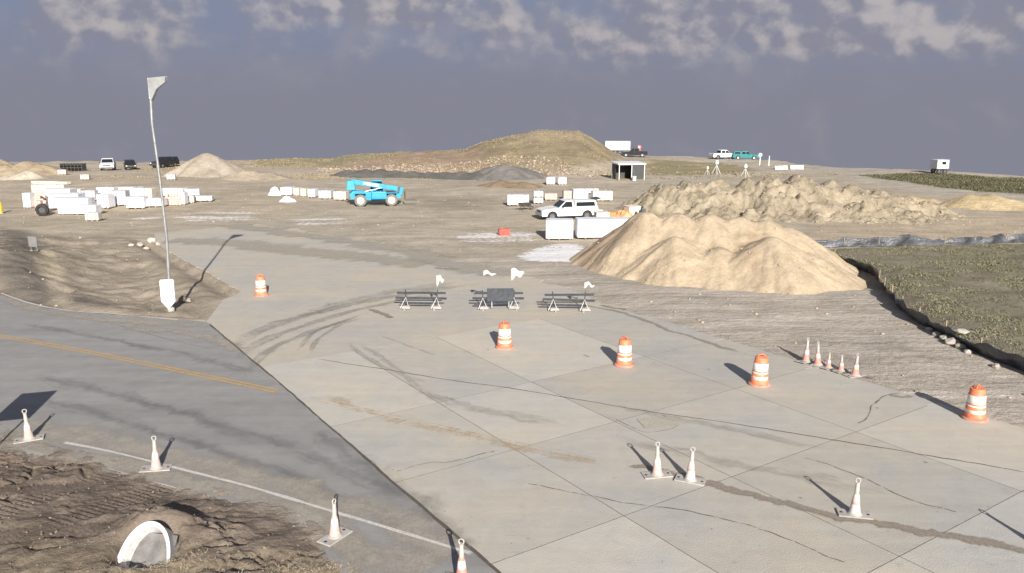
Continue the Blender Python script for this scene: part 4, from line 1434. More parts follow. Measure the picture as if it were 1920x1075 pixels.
# ------------------------------------------------------------------ silt fences
m_, t_, b_, _o = newmat('silt_fabric')
tcx = t_.n('ShaderNodeTexCoord').outputs['Object']
nn = t_.noise(tcx, 1.2, 5.0)
c_ = t_.mix(t_.ramp(nn, .35, .65), (.03, .032, .037), (.10, .105, .12))
t_.link(c_, b_.inputs['Base Color'])
b_.inputs['Roughness'].default_value = .42
b_.inputs['Specular IOR Level'].default_value = .7
bp_ = t_.n('ShaderNodeBump'); bp_.inputs['Distance'].default_value = .05
t_.link(t_.noise(tcx, 6.0, 4.0), bp_.inputs['Height']); t_.link(bp_.outputs[0], b_.inputs['Normal'])
MATS['silt_fabric'] = m_


def silt_fence(label, pts, H, lean, nstake):
    c = catmull(pts, .18)
    root = thing('silt_fence', label, 'silt fence', (c[0].x, c[0].y, 0), group='black silt fences round the grass plot')
    vs, fs = [], []
    nz = 7
    n = len(c)
    L = 0
    for i, p in enumerate(c):
        t = (c[min(i + 1, n - 1)] - c[max(i - 1, 0)]).normalized()
        nr = Vector((-t.y, t.x, 0))
        L += .18
        zg = hz(p.x, p.y) - .03
        h = H * max(.35, 1 + .45 * float(fbm(L / 2.4, 2.2 + H, 3)) + .25 * float(fbm(L / .45, 7.7, 2)) - .16 * abs(math.sin(L * math.pi / 2.3)))
        for j in range(nz):
            v = j / (nz - 1)
            bul = .16 * float(fbm(L / .9, v * 2 + 5, 3)) * math.sin(v * 3.0) + .05 * math.sin(L * 2.7)
            q = p + nr * (lean * v + bul) - c[0]
            vs.append((q.x, q.y, zg + h * v))
    fs = [(i * nz + j, (i + 1) * nz + j, (i + 1) * nz + j + 1, i * nz + j + 1) for i in range(n - 1) for j in range(nz - 1)]
    m = MB().add(vs, fs, True)
    o = m.build('fabric', 'silt_fabric', root)
    s = o.modifiers.new('thick', 'SOLIDIFY'); s.thickness = .012
    for k in range(nstake):
        i = int((n - 1) * k / (nstake - 1))
        p = c[i]
        t = (c[min(i + 1, n - 1)] - c[max(i - 1, 0)]).normalized()
        nr = Vector((-t.y, t.x, 0))
        q = p - c[0] + nr * (lean * .5 + .07)
        MB().box((q.x, q.y, hz(p.x, p.y) + H * .5), (.045, .045, H * 1.15)).build('stake', 'wood', root)


silt_fence('sagging black silt fence running behind the grass plot', [G(1520, 467), G(1620, 465), G(1700, 463), G(1800, 460), G(1900, 456), G(2000, 453)], .68, .05, 9)
silt_fence('dark silt fence bordering the grass along the gravel track', [G(1566, 487), G(1600, 500), G(1640, 516), G(1662, 548), G(1702, 594), G(1760, 626), G(1815, 655), G(1870, 680), G(1930, 702), G(2030, 745)], .62, -.26, 12)
o = scatter_rocks('concrete_chunk', [(0, 0, .1)], [.34], [(.5, .47, .40)], 'stone_soil', None, .35)
o.location = (*G(1800, 634), hz(*G(1800, 634)) + .05)
tag(o, 'pale flat concrete chunk lying on the grass near the fence', 'concrete chunk')


# ------------------------------------------------------------------ vehicles
def wheel(root, x, y, r, w, tyre='rubber', rim='chrome'):
    s = 1 if y > 0 else -1
    t = MB()
    pr = [(r * .62, -w / 2), (r * .92, -w / 2), (r, -w * .32), (r, w * .32), (r * .92, w / 2), (r * .62, w / 2)]
    n = 22
    vs = [(x + q * math.cos(2 * math.pi * k / n), y + z, r + q * math.sin(2 * math.pi * k / n)) for q, z in pr for k in range(n)]
    t.add(vs, [(i * n + k, i * n + (k + 1) % n, (i + 1) * n + (k + 1) % n, (i + 1) * n + k) for i in range(len(pr) - 1) for k in range(n)], True)
    wo_ = t.build('wheel', tyre, root)
    rm = MB()
    rm.cyl((x, y - s * w * .35, r), (x, y + s * w * .38, r), r * .63, r * .60, 18)
    rm.cyl((x, y + s * w * .38, r), (x, y + s * w * .46, r), r * .20, r * .16, 10)
    rm.build('rim', rim, wo_)


def arch(cx, r, zb, n=8):
    return [(cx + r * math.cos(math.pi * (1 - k / n)), zb + r * math.sin(math.pi * (1 - k / n))) for k in range(n + 1)]


def pickup(label, loc, rz, paint, canopy=False, group=None, scale=1.0, hatch=False, suv=False, rim='chrome', crew=True, name='pickup_truck'):
    """front towards +x, 5.6 m long"""
    root = thing(name, label, 'pickup truck' if not suv else 'car', loc, rz, group, scale)
    Wd = 1.94; hw = Wd / 2
    wf, wr, wrad = 1.75, -1.65, .40
    zb = .42
    prof = [(-2.75, .52), (-2.72, 1.10), (-2.66, 1.16), (.95, 1.16), (1.2, 1.15), (2.35, 1.06), (2.66, .98), (2.74, .86), (2.76, .48)]
    bottom = [(2.70, zb)] + [(p[0], max(p[1], zb)) for p in reversed(arch(wf, .50, zb - .02))] + [(p[0], max(p[1], zb)) for p in reversed(arch(wr, .50, zb - .02))] + [(-2.70, zb)]
    m = MB().prism(prof + bottom, -hw, hw)
    m.build('body', paint, root, .05, 2)
    rear = -1.0 if crew else -.35
    if suv:
        rear = -2.3
    g = MB()
    b0 = [(rear - .05, 1.15), (1.12, 1.15), (.42, 1.78), (.2, 1.84), (rear + .28, 1.84), (rear + .02, 1.78)]
    vs = [(x, -hw + .03 + (z - 1.15) * .22, z) for x, z in b0] + [(x, hw - .03 - (z - 1.15) * .22, z) for x, z in b0]
    k = len(b0)
    g.add(vs, [tuple(range(k)), tuple(range(2 * k - 1, k - 1, -1))] + [(i, i + k, (i + 1) % k + k, (i + 1) % k) for i in range(k)])
    cabo = g.build('cab', paint, root, .03)

    def side(x0, x1, z0, z1, s, slant=0.0, nm='side_window'):
        e = .012
        yy = lambda z: s * (hw - .03 - (z - 1.15) * .22 + e)
        q = [(x0, yy(z0), z0), (x1, yy(z0), z0), (x1 - slant, yy(z1), z1), (x0 + .05, yy(z1), z1)]
        MB().quad(*(q if s < 0 else q[::-1])).build(nm, 'glass_dark', root)
    for s in (-1, 1):
        if crew or suv:
            side(rear + .12, -.08, 1.22, 1.70, s, 0)
            side(0.0, .95, 1.22, 1.70, s, .52)
        else:
            side(-.22, .95, 1.22, 1.70, s, .52)
        MB().box((.78, s * (hw + .12), 1.24), (.10, .20, .17)).build('mirror', paint if paint != 'white_paint' else 'black_paint', root, .02)
        MB().box((.0, s * (hw + .006), 1.02), (.16, .02, .035)).build('door_handle', 'chrome', root)
    # glass front and rear
    y0, y1 = hw - .12, hw - .22
    MB().quad((1.085, -y0, 1.21), (1.085, y0, 1.21), (.49, y1, 1.745), (.49, -y1, 1.745)).build('windscreen', 'glass_dark', root)
    MB().quad((rear - .052, y0, 1.24), (rear - .052, -y0, 1.24), (rear + .002, -y1, 1.72), (rear + .002, y1, 1.72)).build('rear_window', 'glass_dark', root)
    if canopy:
        cp = MB()
        b0 = [(-2.70, 1.17), (rear - .08, 1.17), (rear - .10, 1.78), (-2.52, 1.78)]
        vs = [(x, -hw + .02 + (z - 1.15) * .18, z) for x, z in b0] + [(x, hw - .02 - (z - 1.15) * .18, z) for x, z in b0]
        cp.add(vs, [(0, 1, 2, 3), (7, 6, 5, 4), (0, 4, 5, 1), (1, 5, 6, 2), (2, 6, 7, 3), (3, 7, 4, 0)])
        cp.build('canopy', paint, root, .05)
        for s in (-1, 1):
            yy = lambda z: s * (hw - .02 - (z - 1.15) * .18 + .012)
            q = [(-2.45, yy(1.26), 1.26), (rear - .22, yy(1.26), 1.26), (rear - .24, yy(1.64), 1.64), (-2.38, yy(1.64), 1.64)]
            MB().quad(*(q if s < 0 else q[::-1])).build('canopy_window', 'glass_dark', root)
        MB().quad((-2.715, .8, 1.20), (-2.715, -.8, 1.20), (-2.57, -.72, 1.70), (-2.57, .72, 1.70)).build('rear_opening', 'hole_dark', root)
        if hatch:
            MB().box((-2.82, 0, 1.86), (.62, 1.55, .035), 0, 0, math.radians(14)).build('lift_hatch', 'glass_dark', root, .01)
            MB().box((-3.02, 0, .80), (.55, 1.6, .06)).build('tailgate', paint, root, .01)
    elif not suv:
        MB().box((-1.86, 0, 1.162), (1.50, 1.62, .012)).build('cargo_bed', 'steel_dark', root)
    MB().box((2.78, 0, .58), (.12, 1.86, .20)).build('front_bumper', 'chrome' if not suv else paint, root, .03)
    MB().box((-2.80, 0, .58), (.12, 1.84, .18)).build('rear_bumper', 'chrome' if not suv else paint, root, .03)
    MB().box((2.745, 0, .84), (.05, 1.10, .20)).build('grille', 'steel_dark', root, .01)
    for s in (-1, 1):
        MB().box((2.72, s * .74, .87), (.08, .30, .16)).build('headlight', 'lamp_clear', root, .02)
        MB().box((-2.745, s * .87, .95), (.05, .14, .30)).build('tail_light', 'lamp_red', root, .01)
    for x in (wf, wr):
        for s in (-1, 1):
            wheel(root, x, s * (hw - .14), wrad, .26, 'rubber', rim)
            MB().box((x, s * (hw - .22), .62), (.92, .30, .05)).build('wheel_well', 'hole_dark', root)
    return root


VG = 'vehicles parked about the site'
q = G(1062, 413)
pickup('white pickup with long windowed canopy and raised hatch by the white bundles', (q[0] + .1, q[1] + .9, hz(q[0], q[1] + .9)), math.radians(180 + 16), 'white_paint', True, VG, .93, True, crew=False, rim='chrome')
q = G(192, 322)
pickup('white pickup facing the camera on the left skyline', (q[0], q[1] + 2, hz(q[0], q[1] + 2)), math.radians(-68), 'white_paint', False, VG, 1.0)
q = G(236, 321)
pickup('small dark car facing the camera beside the white left pickup', (q[0], q[1] + 1.6, hz(q[0], q[1] + 1.6)), math.radians(-62), 'black_paint', False, VG, .84, suv=True, name='parked_car')
q = G(305, 316)
pickup('tall black truck half behind the light pole on the left skyline', (q[0], q[1] + 1, hz(q[0], q[1] + 1)), math.radians(-104), 'black_paint', True, VG, .95)
q = G(1184, 293)
pickup('black pickup in front of the white box trailer', (q[0], q[1] - 4, hz(q[0], q[1] - 4)), math.radians(172), 'black_paint', False, VG, .98, rim='galv')
q = G(1342, 295)
pickup('white crew cab pickup left of the teal one on the right skyline', (q[0], q[1] - 6, hz(q[0], q[1] - 6)), math.radians(14), 'white_paint', False, VG, .98)
q = G(1378, 295)
pickup('teal pickup parked behind the white crew cab on the right skyline', (q[0] + .2, q[1] - 7, hz(q[0], q[1] - 7)), math.radians(-12), 'teal_paint', True, VG, .90, rim='lamp_clear')

# ------------------------------------------------------------------ box trailers and cabins
def box_trailer(label, loc, rz, L, H, Wd=2.4, window=False):
    root = thing('box_trailer', label, 'trailer', loc, rz, 'white trailers on the skyline')
    MB().box((0, 0, .75 + H / 2), (L, Wd, H)).build('box_body', 'white_paint', root, .06)
    for s in (-1, 1):
        MB().box((0, s * (Wd / 2 + .01), .80), (L, .03, .12)).build('side_rail', 'galv', root)
        MB().box((0, s * (Wd / 2 + .01), .68 + H), (L, .03, .10)).build('roof_rail', 'galv', root)
        for k in range(2):
            wheel(root, -.45 + .9 * k, s * (Wd / 2 - .12), .36, .22)
        for e in (-1, 1):
            MB().box((e * (L / 2 - .06), s * (Wd / 2 + .012), .75 + H / 2), (.10, .03, H - .1)).build('corner_post', 'galv', root)
    MB().box((0, 0, .66), (L, .9, .14)).build('chassis', 'steel_dark', root)
    MB().tube([(L / 2, 0, .62), (L / 2 + 1.2, 0, .55)], .05, 8).build('drawbar', 'steel_dark', root)
    MB().tube([(L / 2 + 1.0, 0, 0), (L / 2 + 1.0, 0, .7)], .035, 8).build('jack', 'galv', root)
    if window:
        MB().box((.15, -Wd / 2 - .012, 1.0 + H * .45), (.62, .02, .42)).build('window', 'glass_dark', root)
    else:
        MB().box((-L / 4, -Wd / 2 - .012, .85 + H * .45), (.85, .02, H * .8)).build('side_door', 'grey_wrap', root)
    return root


q = G(1157, 293)
box_trailer('long white box trailer at the right foot of the knoll', (q[0], q[1] - .5, hz(q[0], q[1] - .5)), math.radians(-6), 5.3, 1.9)
q = G(1750, 327)
box_trailer('small white box trailer alone on the right skyline', (q[0], q[1] - 1.5, hz(q[0], q[1] - 1.5)), math.radians(4), 1.9, 1.35, 1.7, True)
# site shelter
q = G(1180, 338)
sh = thing('site_shelter', 'dark panelled shelter with white roof and open left bay', 'shelter', (q[0], q[1] + 1.2, hz(q[0], q[1] + 1.2)), math.radians(14))
MB().box((.85, -1.3, 1.05), (1.75, .06, 2.1)).build('panel', 'charcoal_board', sh)
MB().box((1.78, -.45, 1.05), (.06, 1.6, 2.1)).build('panel', 'charcoal_board', sh)
MB().box((1.78, .9, 1.05), (.06, .9, 2.1)).build('panel', 'charcoal_board', sh)
MB().box((-.05, 1.3, 1.05), (3.6, .06, 2.1)).build('panel', 'charcoal_board', sh)
MB().box((-1.86, .6, 1.05), (.06, 1.4, 2.1)).build('panel', 'charcoal_board', sh)
MB().box((-.05, -.02, 2.22), (4.05, 3.0, .20), 0, math.radians(3)).build('roof', 'white_paint', sh, .03)
for sx, sy in ((-1.86, -1.3), (-.06, -1.34), (1.80, -1.34), (1.82, .38), (1.8, 1.32), (-1.86, 1.32)):
    MB().box((sx, sy, 1.06), (.09, .09, 2.12)).build('post', 'white_paint', sh)
MB().box((-.05, 0, .03), (3.8, 2.7, .06)).build('floor', 'wood', sh)
q2 = G(1189, 339)
bk = thing('white_bucket', 'white bucket standing before the dark shelter panel', 'bucket', (q2[0], q2[1], hz(*q2)))
MB().lathe([(.24, 0), (.30, .55), (.32, .56), (.32, .60)], 16).build('pail', 'white_wrap', bk)
MB().tube([(-.3, 0, .55), (-.2, -.05, .68), (.2, -.05, .68), (.3, 0, .55)], .012, 6).build('handle', 'galv', bk)

# ------------------------------------------------------------------ blue telehandler
q = G(716, 388)
th = thing('telehandler', 'bright blue telehandler with its boom lowered, parked mid yard', 'telehandler', (q[0] - .6, q[1] + 1.2, hz(q[0], q[1] + 1)), math.radians(10))
m = MB()
m.prism([(-2.6, .75), (-2.7, 1.25), (-2.3, 1.5), (-.6, 1.35), (1.6, 1.25), (2.2, 1.15), (2.25, .8), (1.2, .62), (-1.2, .62)], -.62, .62)
m.build('chassis', 'blue_paint', th, .05)
MB().box((.15, -.95, 1.08), (1.5, .62, .75)).build('engine_cover', 'blue_paint', th, .10)
cb = MB(); cb.box((-.05, .85, 1.65), (1.35, .85, 1.6), 0, 0, 0, (.8, .85)); cabt = cb.build('cab', 'blue_paint', th, .04)
MB().box((-.05, .85, 1.92), (1.22, .90, .85), 0, 0, 0, (.86, .90)).build('cab_glass', 'glass_dark', th)
MB().box((-2.55, -.05, 2.05), (.9, 1.1, .95), 0, 0, 0, (.7, .9)).build('boom_tower', 'blue_paint', th, .06)
MB().box((-.25, -.05, 2.02), (4.6, .42, .46), 0, 0, math.radians(10)).build('boom', 'blue_paint', th, .03)
MB().box((-.55, -.27, 2.10), (1.5, .02, .26), 0, 0, math.radians(10)).build('boom_decal', 'white_paint', th)
MB().box((1.75, -.05, 1.66), (1.3, .30, .34), 0, 0, math.radians(10)).build('boom_extension', 'steel_dark', th, .02)
MB().box((2.35, -.05, 1.42), (.35, .5, .75), 0, 0, math.radians(14)).build('boom_head', 'blue_paint', th, .04)
MB().box((2.72, -.05, .92), (.10, 1.15, .75)).build('fork_carriage', 'steel_dark', th)
for s in (-.38, .28):
    MB().box((3.3, s, .48), (1.15, .12, .05)).build('fork', 'steel_dark', th)
MB().tube([(-1.2, -.2, 1.4), (.4, -.2, 1.75)], .07, 8).build('lift_ram', 'chrome', th)
for x in (-1.65, 1.35):
    for s in (-1, 1):
        wheel(th, x, s * .98, .60, .42, 'dusty_tyre', 'lamp_clear')
        MB().box((x, s * .98, 1.30), (1.05, .44, .05)).build('mudguard', 'blue_paint', th, .02)


# ------------------------------------------------------------------ bundles and pallets
def bundle(label, x, y, size, rz=0.0, mat='white_wrap', group='wrapped bundles in the store yard', name='wrapped_bundle', straps=2, z=None):
    L, Wd, H = size
    root = thing(name, label, 'bundle', (x, y, hz(x, y) if z is None else z), math.radians(rz), group)
    for k in range(3):
        MB().box((-L * .38 + L * .38 * k, 0, .05), (.10, Wd * .96, .10)).build('skid', 'wood', root)
    MB().box((0, 0, .10 + (H - .1) / 2), (L, Wd, H - .1)).build('wrap', mat, root, min(.06, H * .1))
    for k in range(straps):
        xx = -L * .3 + L * .6 * k / max(1, straps - 1)
        m = MB()
        m.box((xx, -Wd / 2 - .004, .10 + (H - .1) / 2), (.035, .012, H - .12))
        m.box((xx, 0, H + .004), (.035, Wd, .012))
        m.build('strap', 'strap' if mat != 'pink_brick' else 'galv', root)
    return root


def block_stack(label, x, y, nx, ny, nz, bs, rz=0, mat='pink_brick', group='pallets of pinkish blocks', skip=0):
    root = thing('block_pallet', label, 'block pallet', (x, y, hz(x, y)), math.radians(rz), group)
    MB().box((0, 0, .06), (nx * bs[0] * 1.02, ny * bs[1], .03)).build('pallet_deck', 'wood', root)
    for k in (-1, 0, 1):
        MB().box((k * nx * bs[0] * .45, 0, .02), (.1, ny * bs[1], .06)).build('pallet_foot', 'wood', root)
    me = None
    cnt = nx * ny * nz
    for i in range(nx):
        for j in range(ny):
            for k in range(nz):
                if k == nz - 1 and random.random() < skip:
                    continue
                if me is None:
                    o = MB().box((0, 0, 0), (bs[0] * .94, bs[1] * .94, bs[2] * .93)).build('block', mat, root)
                    me = o.data
                else:
                    o = bpy.data.objects.new('block', me); COL.objects.link(o); o.parent = root
                o.location = ((i - (nx - 1) / 2) * bs[0] + random.uniform(-.012, .012), (j - (ny - 1) / 2) * bs[1], .08 + bs[2] * (k + .5))
                o.rotation_euler = (0, 0, random.uniform(-.03, .03))
    return root


# the bright pair in front of the canopy pickup
bundle('big white bundle, left of the bright pair by the sand pile', 3.5, 58.6, (2.0, 1.5, 1.45), -3, 'white_wrap', straps=0)
bundle('longest big white bundle, its right end behind the sand pile', 7.25, 58.9, (5.0, 1.5, 1.45), 3, 'white_wrap', straps=0)
# litter of the work behind them
for lb, x, y, s, rz, mt in (('tan cardboard box under the raised pickup hatch', 1128, 410, (1.0, .7, 1.5), 10, 'cream_wrap'),
                            ('orange plastic crate tipped by the white bundles', 1143, 413, (.8, .6, 1.45), 28, 'orange_plastic'),
                            ('second orange crate beside the tipped one', 1172, 412, (.9, .6, 1.5), -20, 'orange_plastic'),
                            ('pale panel pack leaning behind the sand pile top', 1190, 410, (1.1, .8, 1.85), 24, 'cream_wrap')):
    q = G(x, y)
    root = thing('site_crate', lb, 'crate', (q[0], 62.0 + .02 * (x - 1130), hz(q[0], 62)), math.radians(rz), 'crates and packs beside the pickup')
    q = (q[0] * 62 / q[1], 62)
    root.location.x = q[0]
    MB().box((0, 0, s[2] * .5 + .9 * 0), s, 0, 0, 0, (1.06, 1.06)).build('crate_body', mt, root, .03)
    MB().box((0, 0, s[2] + .02), (s[0] * 1.1, s[1] * 1.1, .05), .05, .06).build('lid', mt, root, .01)
    for sx in (-1, 1):
        MB().box((sx * s[0] * .54, 0, s[2] * .7), (.03, .22, .06)).build('grip', 'steel_dark', root)
tarp = None


def tarp_heap(name, label, x, y, sx, sy, h, mat, cat, group=None, seed=0):
    n = 22
    vs = []
    for i in range(n):
        for j in range(n):
            u, v = i / (n - 1) * 2 - 1, j / (n - 1) * 2 - 1
            r = math.hypot(u, v)
            z = h * max(0, 1 - r ** 2) * (1 + .6 * float(fbm(u * 2 + seed, v * 2, 3))) + .10 * h * float(fbm(u * 7 + seed, v * 7, 2))
            vs.append((u * sx * .5 * (1 + .15 * float(fbm(u + seed, v, 2))), v * sy * .5, max(z, .0) + .01))
    fs = [(i * n + j, (i + 1) * n + j, (i + 1) * n + j + 1, i * n + j + 1) for i in range(n - 1) for j in range(n - 1)]
    o = MB().add(vs, fs).build(name, mat)
    o.location = (x, y, hz(x, y))
    return tag(o, label, cat, group)


tarp_heap('tarpaulin', 'crumpled orange tarpaulin behind the bright white bundles', 8.7, 62.0, 2.6, 1.5, 1.75, 'orange_plastic', 'tarpaulin', 'crumpled sheets about the yard', 1)
tarp_heap('tarpaulin', 'crumpled dark grey sheet beside the orange tarpaulin', 10.1, 61.6, 1.3, 1.1, 1.75, 'fabric_black', 'tarpaulin', 'crumpled sheets about the yard', 4)
q = G(512, 367)
tarp_heap('tarpaulin', 'crumpled white sheet alone left of the telehandler', q[0], q[1] + .6, 1.5, 1.1, .85, 'white_wrap', 'tarpaulin', 'crumpled sheets about the yard', 8)
# group behind the pickup
def yard(px0, px1, pyb, h, mat, label, depth=1.1, rz=0, stack=1, straps=2, dy=0):
    q0, q1 = G(px0, pyb), G(px1, pyb)
    cx, cy = (q0[0] + q1[0]) / 2, (q0[1] + q1[1]) / 2 + depth / 2 + dy
    L = abs(q1[0] - q0[0])
    for k in range(stack):
        bundle(label if stack == 1 else label + (', lower of two' if k == 0 else ', upper of two'), cx, cy, (L, depth, h), rz, mat, straps=straps, z=hz(cx, cy) + k * (h + .01))


yard(952, 992, 388, 1.1, 'white_wrap', 'white bundle left of the group behind the canopy pickup', rz=-4)
yard(1000, 1018, 385, .62, 'white_wrap', 'narrow white bundle right of the group\'s left bundle', stack=2, rz=3)
yard(1022, 1045, 377, .75, 'pink_brick', 'low pinkish pack behind the pickup bonnet', rz=-3)
yard(1056, 1072, 376, .95, 'pink_brick', 'short pinkish pack above the pickup cab', rz=4)
yard(1074, 1102, 377, 1.15, 'white_wrap', 'white bundle above the pickup canopy', rz=6)
yard(1110, 1148, 380, 1.05, 'cream_wrap', 'cream bundle at the right end behind the pickup', rz=7)
yard(1070, 1122, 366, .6, 'grey_wrap', 'low pale bundle furthest back behind the pickup group', rz=9)
yard(1026, 1041, 347, 1.0, 'white_wrap', 'left of two small white boxes below the gravel mound', depth=1.2, rz=-10, straps=0)
yard(1046, 1061, 347, 1.0, 'white_wrap', 'right of two small white boxes below the gravel mound', depth=1.2, rz=8, straps=0)
# big store yard at left
yard(44, 58, 391, 1.5, 'white_wrap', 'upright white bundle at the left end of the store yard', depth=.9)
yard(76, 132, 378, 1.25, 'white_wrap', 'rearmost of the four long white bundles at left', depth=1.6, rz=2, straps=0)
yard(82, 147, 387, 1.2, 'white_wrap', 'second of the four long white bundles from the back', depth=1.6, rz=2, straps=0)
yard(92, 165, 394, 1.05, 'white_wrap', 'third of the four long white bundles from the back', depth=1.5, rz=2, straps=0)
yard(109, 179, 402, .85, 'white_wrap', 'front one of the four long white bundles at left', depth=1.3, rz=2, straps=0)
yard(60, 120, 366, 1.1, 'cream_wrap', 'long cream pack behind the four long white bundles', depth=1.2, rz=2)
yard(182, 214, 376, 1.3, 'white_wrap', 'white bundle behind the squat one mid store yard', depth=1.2, rz=2)
yard(246, 272, 379, 1.3, 'white_wrap', 'white bundle behind the low one mid store yard', depth=1.2, rz=-2)
yard(352, 396, 380, .6, 'grey_wrap', 'low grey pack trailing off right of the store yard', depth=1.0, rz=8)
yard(135, 152, 370, .95, 'cream_wrap', 'cream bundle behind the right ends of the long white bundles', depth=1.0)
yard(183, 206, 392, 1.35, 'white_wrap', 'squat white bundle right of the long four', depth=1.2, rz=-5)
yard(206, 236, 388, 1.5, 'grey_wrap', 'grey wrapped bundle mid store yard', depth=1.2, rz=4)
yard(236, 270, 392, 1.15, 'white_wrap', 'low white bundle mid store yard beside the grey one', depth=1.2, rz=3)
yard(270, 286, 380, 1.35, 'cream_wrap', 'narrow cream bundle behind the light pole', depth=1.0)
yard(276, 306, 390, .85, 'white_wrap', 'white bundle in front of the light pole at its left', depth=1.2, rz=3)
yard(330, 347, 386, 1.3, 'white_wrap', 'tall white bundle right of the block pallets near light pole', depth=1.0)
yard(348, 368, 374, .95, 'white_wrap', 'white bundle at the right back corner of the store yard', depth=1.0, rz=-20)
yard(352, 362, 383, .8, 'cream_wrap', 'small cream bundle at the right end of the store yard', depth=.9, rz=12)
yard(212, 262, 372, 1.2, 'cream_wrap', 'long cream bundle at the back of the store yard', depth=1.2, rz=-3)
yard(300, 345, 370, .9, 'white_wrap', 'long white bundle at the back behind the light pole', depth=1.2, rz=-4)
yard(154, 178, 380, 1.1, 'grey_wrap', 'grey bundle squeezed behind the right ends of long bundles', depth=1.0, rz=5)
for x, yb, n_, lb in ((66, 402, 4, 'front pallet of pinkish blocks left of the long white bundles'), (66, 390, 4, 'middle pallet of pinkish blocks left of the long white bundles'), (66, 379, 4, 'rear pallet of pinkish blocks left of the long white bundles'),
                      (311, 387, 4, 'left pallet of pinkish blocks right of the light pole'), (324, 387, 4, 'right pallet of pinkish blocks right of the light pole'),
                      (162, 372, 3, 'pallet of pinkish blocks behind the long white bundles')):
    q = G(x, yb)
    block_stack(lb, q[0] + .3, q[1] + .6, 3, 2, n_, (.28, .4, .27), random.uniform(-8, 8), skip=.3)
# mid row left of the telehandler
for k, (a, b, mt, lb) in enumerate(((527, 548, 'white_wrap', 'white bundle at the left of the row by the telehandler'), (551, 562, 'cream_wrap', 'cream bundle second in the row by the telehandler'), (564, 575, 'cream_wrap', 'cream bundle third in the row by the telehandler'), (578, 592, 'white_wrap', 'white bundle fourth in the row by the telehandler'),
                                    (598, 622, 'grey_wrap', 'grey bundle fifth in the row by the telehandler'), (626, 650, 'cream_wrap', 'cream bundle nearest the telehandler tail'))):
    yard(a, b, 366 + k * 2, .95, mt, lb, depth=1.2, rz=-6)
q = G(540, 380)
tarp_heap('pipe_scrap', 'small heap of pale scrap sheet left of the telehandler', q[0], q[1], 1.8, .8, .5, 'grey_wrap', 'scrap heap', None, 13)
# dark skip at the far left, scrap bits
q = G(138, 321)
sk = thing('scrap_frame', 'dark rusty steel frame stack left of the white pickup', 'steel frame', (q[0], q[1], hz(*q)), math.radians(3))
for k in range(4):
    MB().box((0, -.6 + .4 * k, 1.0), (3.4, .06, .10)).build('rail', 'steel_dark', sk)
    MB().box((0, -.6 + .4 * k, .55), (3.4, .06, .10)).build('rail', 'steel_dark', sk)
for k in range(7):
    MB().box((-1.65 + .55 * k, 0, .6), (.09, 1.5, 1.15)).build('stanchion', 'steel_dark', sk)
for x, y, mt, lb in ((118, 330, 'cream_wrap', 'pale box standing left below the steel frame'), (161, 338, 'cream_wrap', 'cream box lying below the left white pickup'), (322, 340, 'grey_wrap', 'pale pinkish box below the black truck'), (176, 414, 'cream_wrap', 'cream box alone in front of the store yard'), (96, 345, 'cream_wrap', 'long flat cream pack behind the store yard')):
    q = G(x, y)
    L = 5.5 if 'flat' in lb else 1.1
    bundle(lb, q[0], q[1], (L, .8, .45 if L > 2 else .75), random.uniform(-15, 15), mt, 'small boxes dotted about the yard', 'site_box', 2)
# upright tyres
for x, y, lb in ((81, 388, 'black tyre standing at the left ends of the white bundles'), (84, 404, 'second black tyre standing in front of the pinkish blocks')):
    q = G(x, y)
    r = thing('tyre', lb, 'tyre', (q[0], q[1] - .3, hz(*q)), math.radians(10), 'loose tyres')
    t = MB(); R_, w_ = .55, .4; n = 20
    pr = [(R_ * .55, -w_ / 2), (R_ * .92, -w_ / 2), (R_, -w_ * .3), (R_, w_ * .3), (R_ * .92, w_ / 2), (R_ * .55, w_ / 2), (R_ * .55, -w_ / 2)]
    vs = [(a * math.cos(2 * math.pi * k / n), z, R_ + a * math.sin(2 * math.pi * k / n)) for a, z in pr for k in range(n)]
    t.add(vs, [(i * n + k, i * n + (k + 1) % n, (i + 1) * n + (k + 1) % n, (i + 1) * n + k) for i in range(len(pr) - 1) for k in range(n)], True)
    t.build('casing', 'rubber', r)
    MB().cyl((0, -.05, R_), (0, .05, R_), R_ * .56, None, 16).build('hub', 'steel_dark', r)
# wheelbarrow beside the white bundle
q = G(984, 396)
wb = thing('wheelbarrow', 'dark wheelbarrow in front of the left white bundle', 'wheelbarrow', (q[0], q[1], hz(*q)), math.radians(30))
MB().box((0, 0, .55), (.9, .65, .32), 0, 0, 0, (1.25, 1.2)).build('tray', 'steel_dark', wb, .04)
for s in (-1, 1):
    MB().tube([(.75, s * .05, .2), (.2, s * .2, .4), (-.9, s * .3, .62)], .025, 8).build('handle', 'wood', wb)
    MB().tube([(-.25, s * .25, .45), (-.4, s * .28, 0)], .022, 8).build('leg', 'steel_dark', wb)
wheel(wb, .75, .0, .20, .10)
# red box on the wet patch
q = G(945, 441)
rb = thing('red_crate', 'small red plastic crate alone on the pale powdery ground', 'crate', (q[0], q[1] + .3, hz(*q)), math.radians(12))
MB().box((0, 0, .21), (.78, .5, .40), 0, 0, 0, (1.05, 1.05)).build('crate_body', 'red_plastic', rb, .03)
MB().box((0, 0, .43), (.86, .57, .05)).build('lid', 'red_plastic', rb, .015)
for s in (-1, 1):
    MB().box((s * .43, 0, .30), (.04, .2, .05)).build('grip', 'steel_dark', rb)

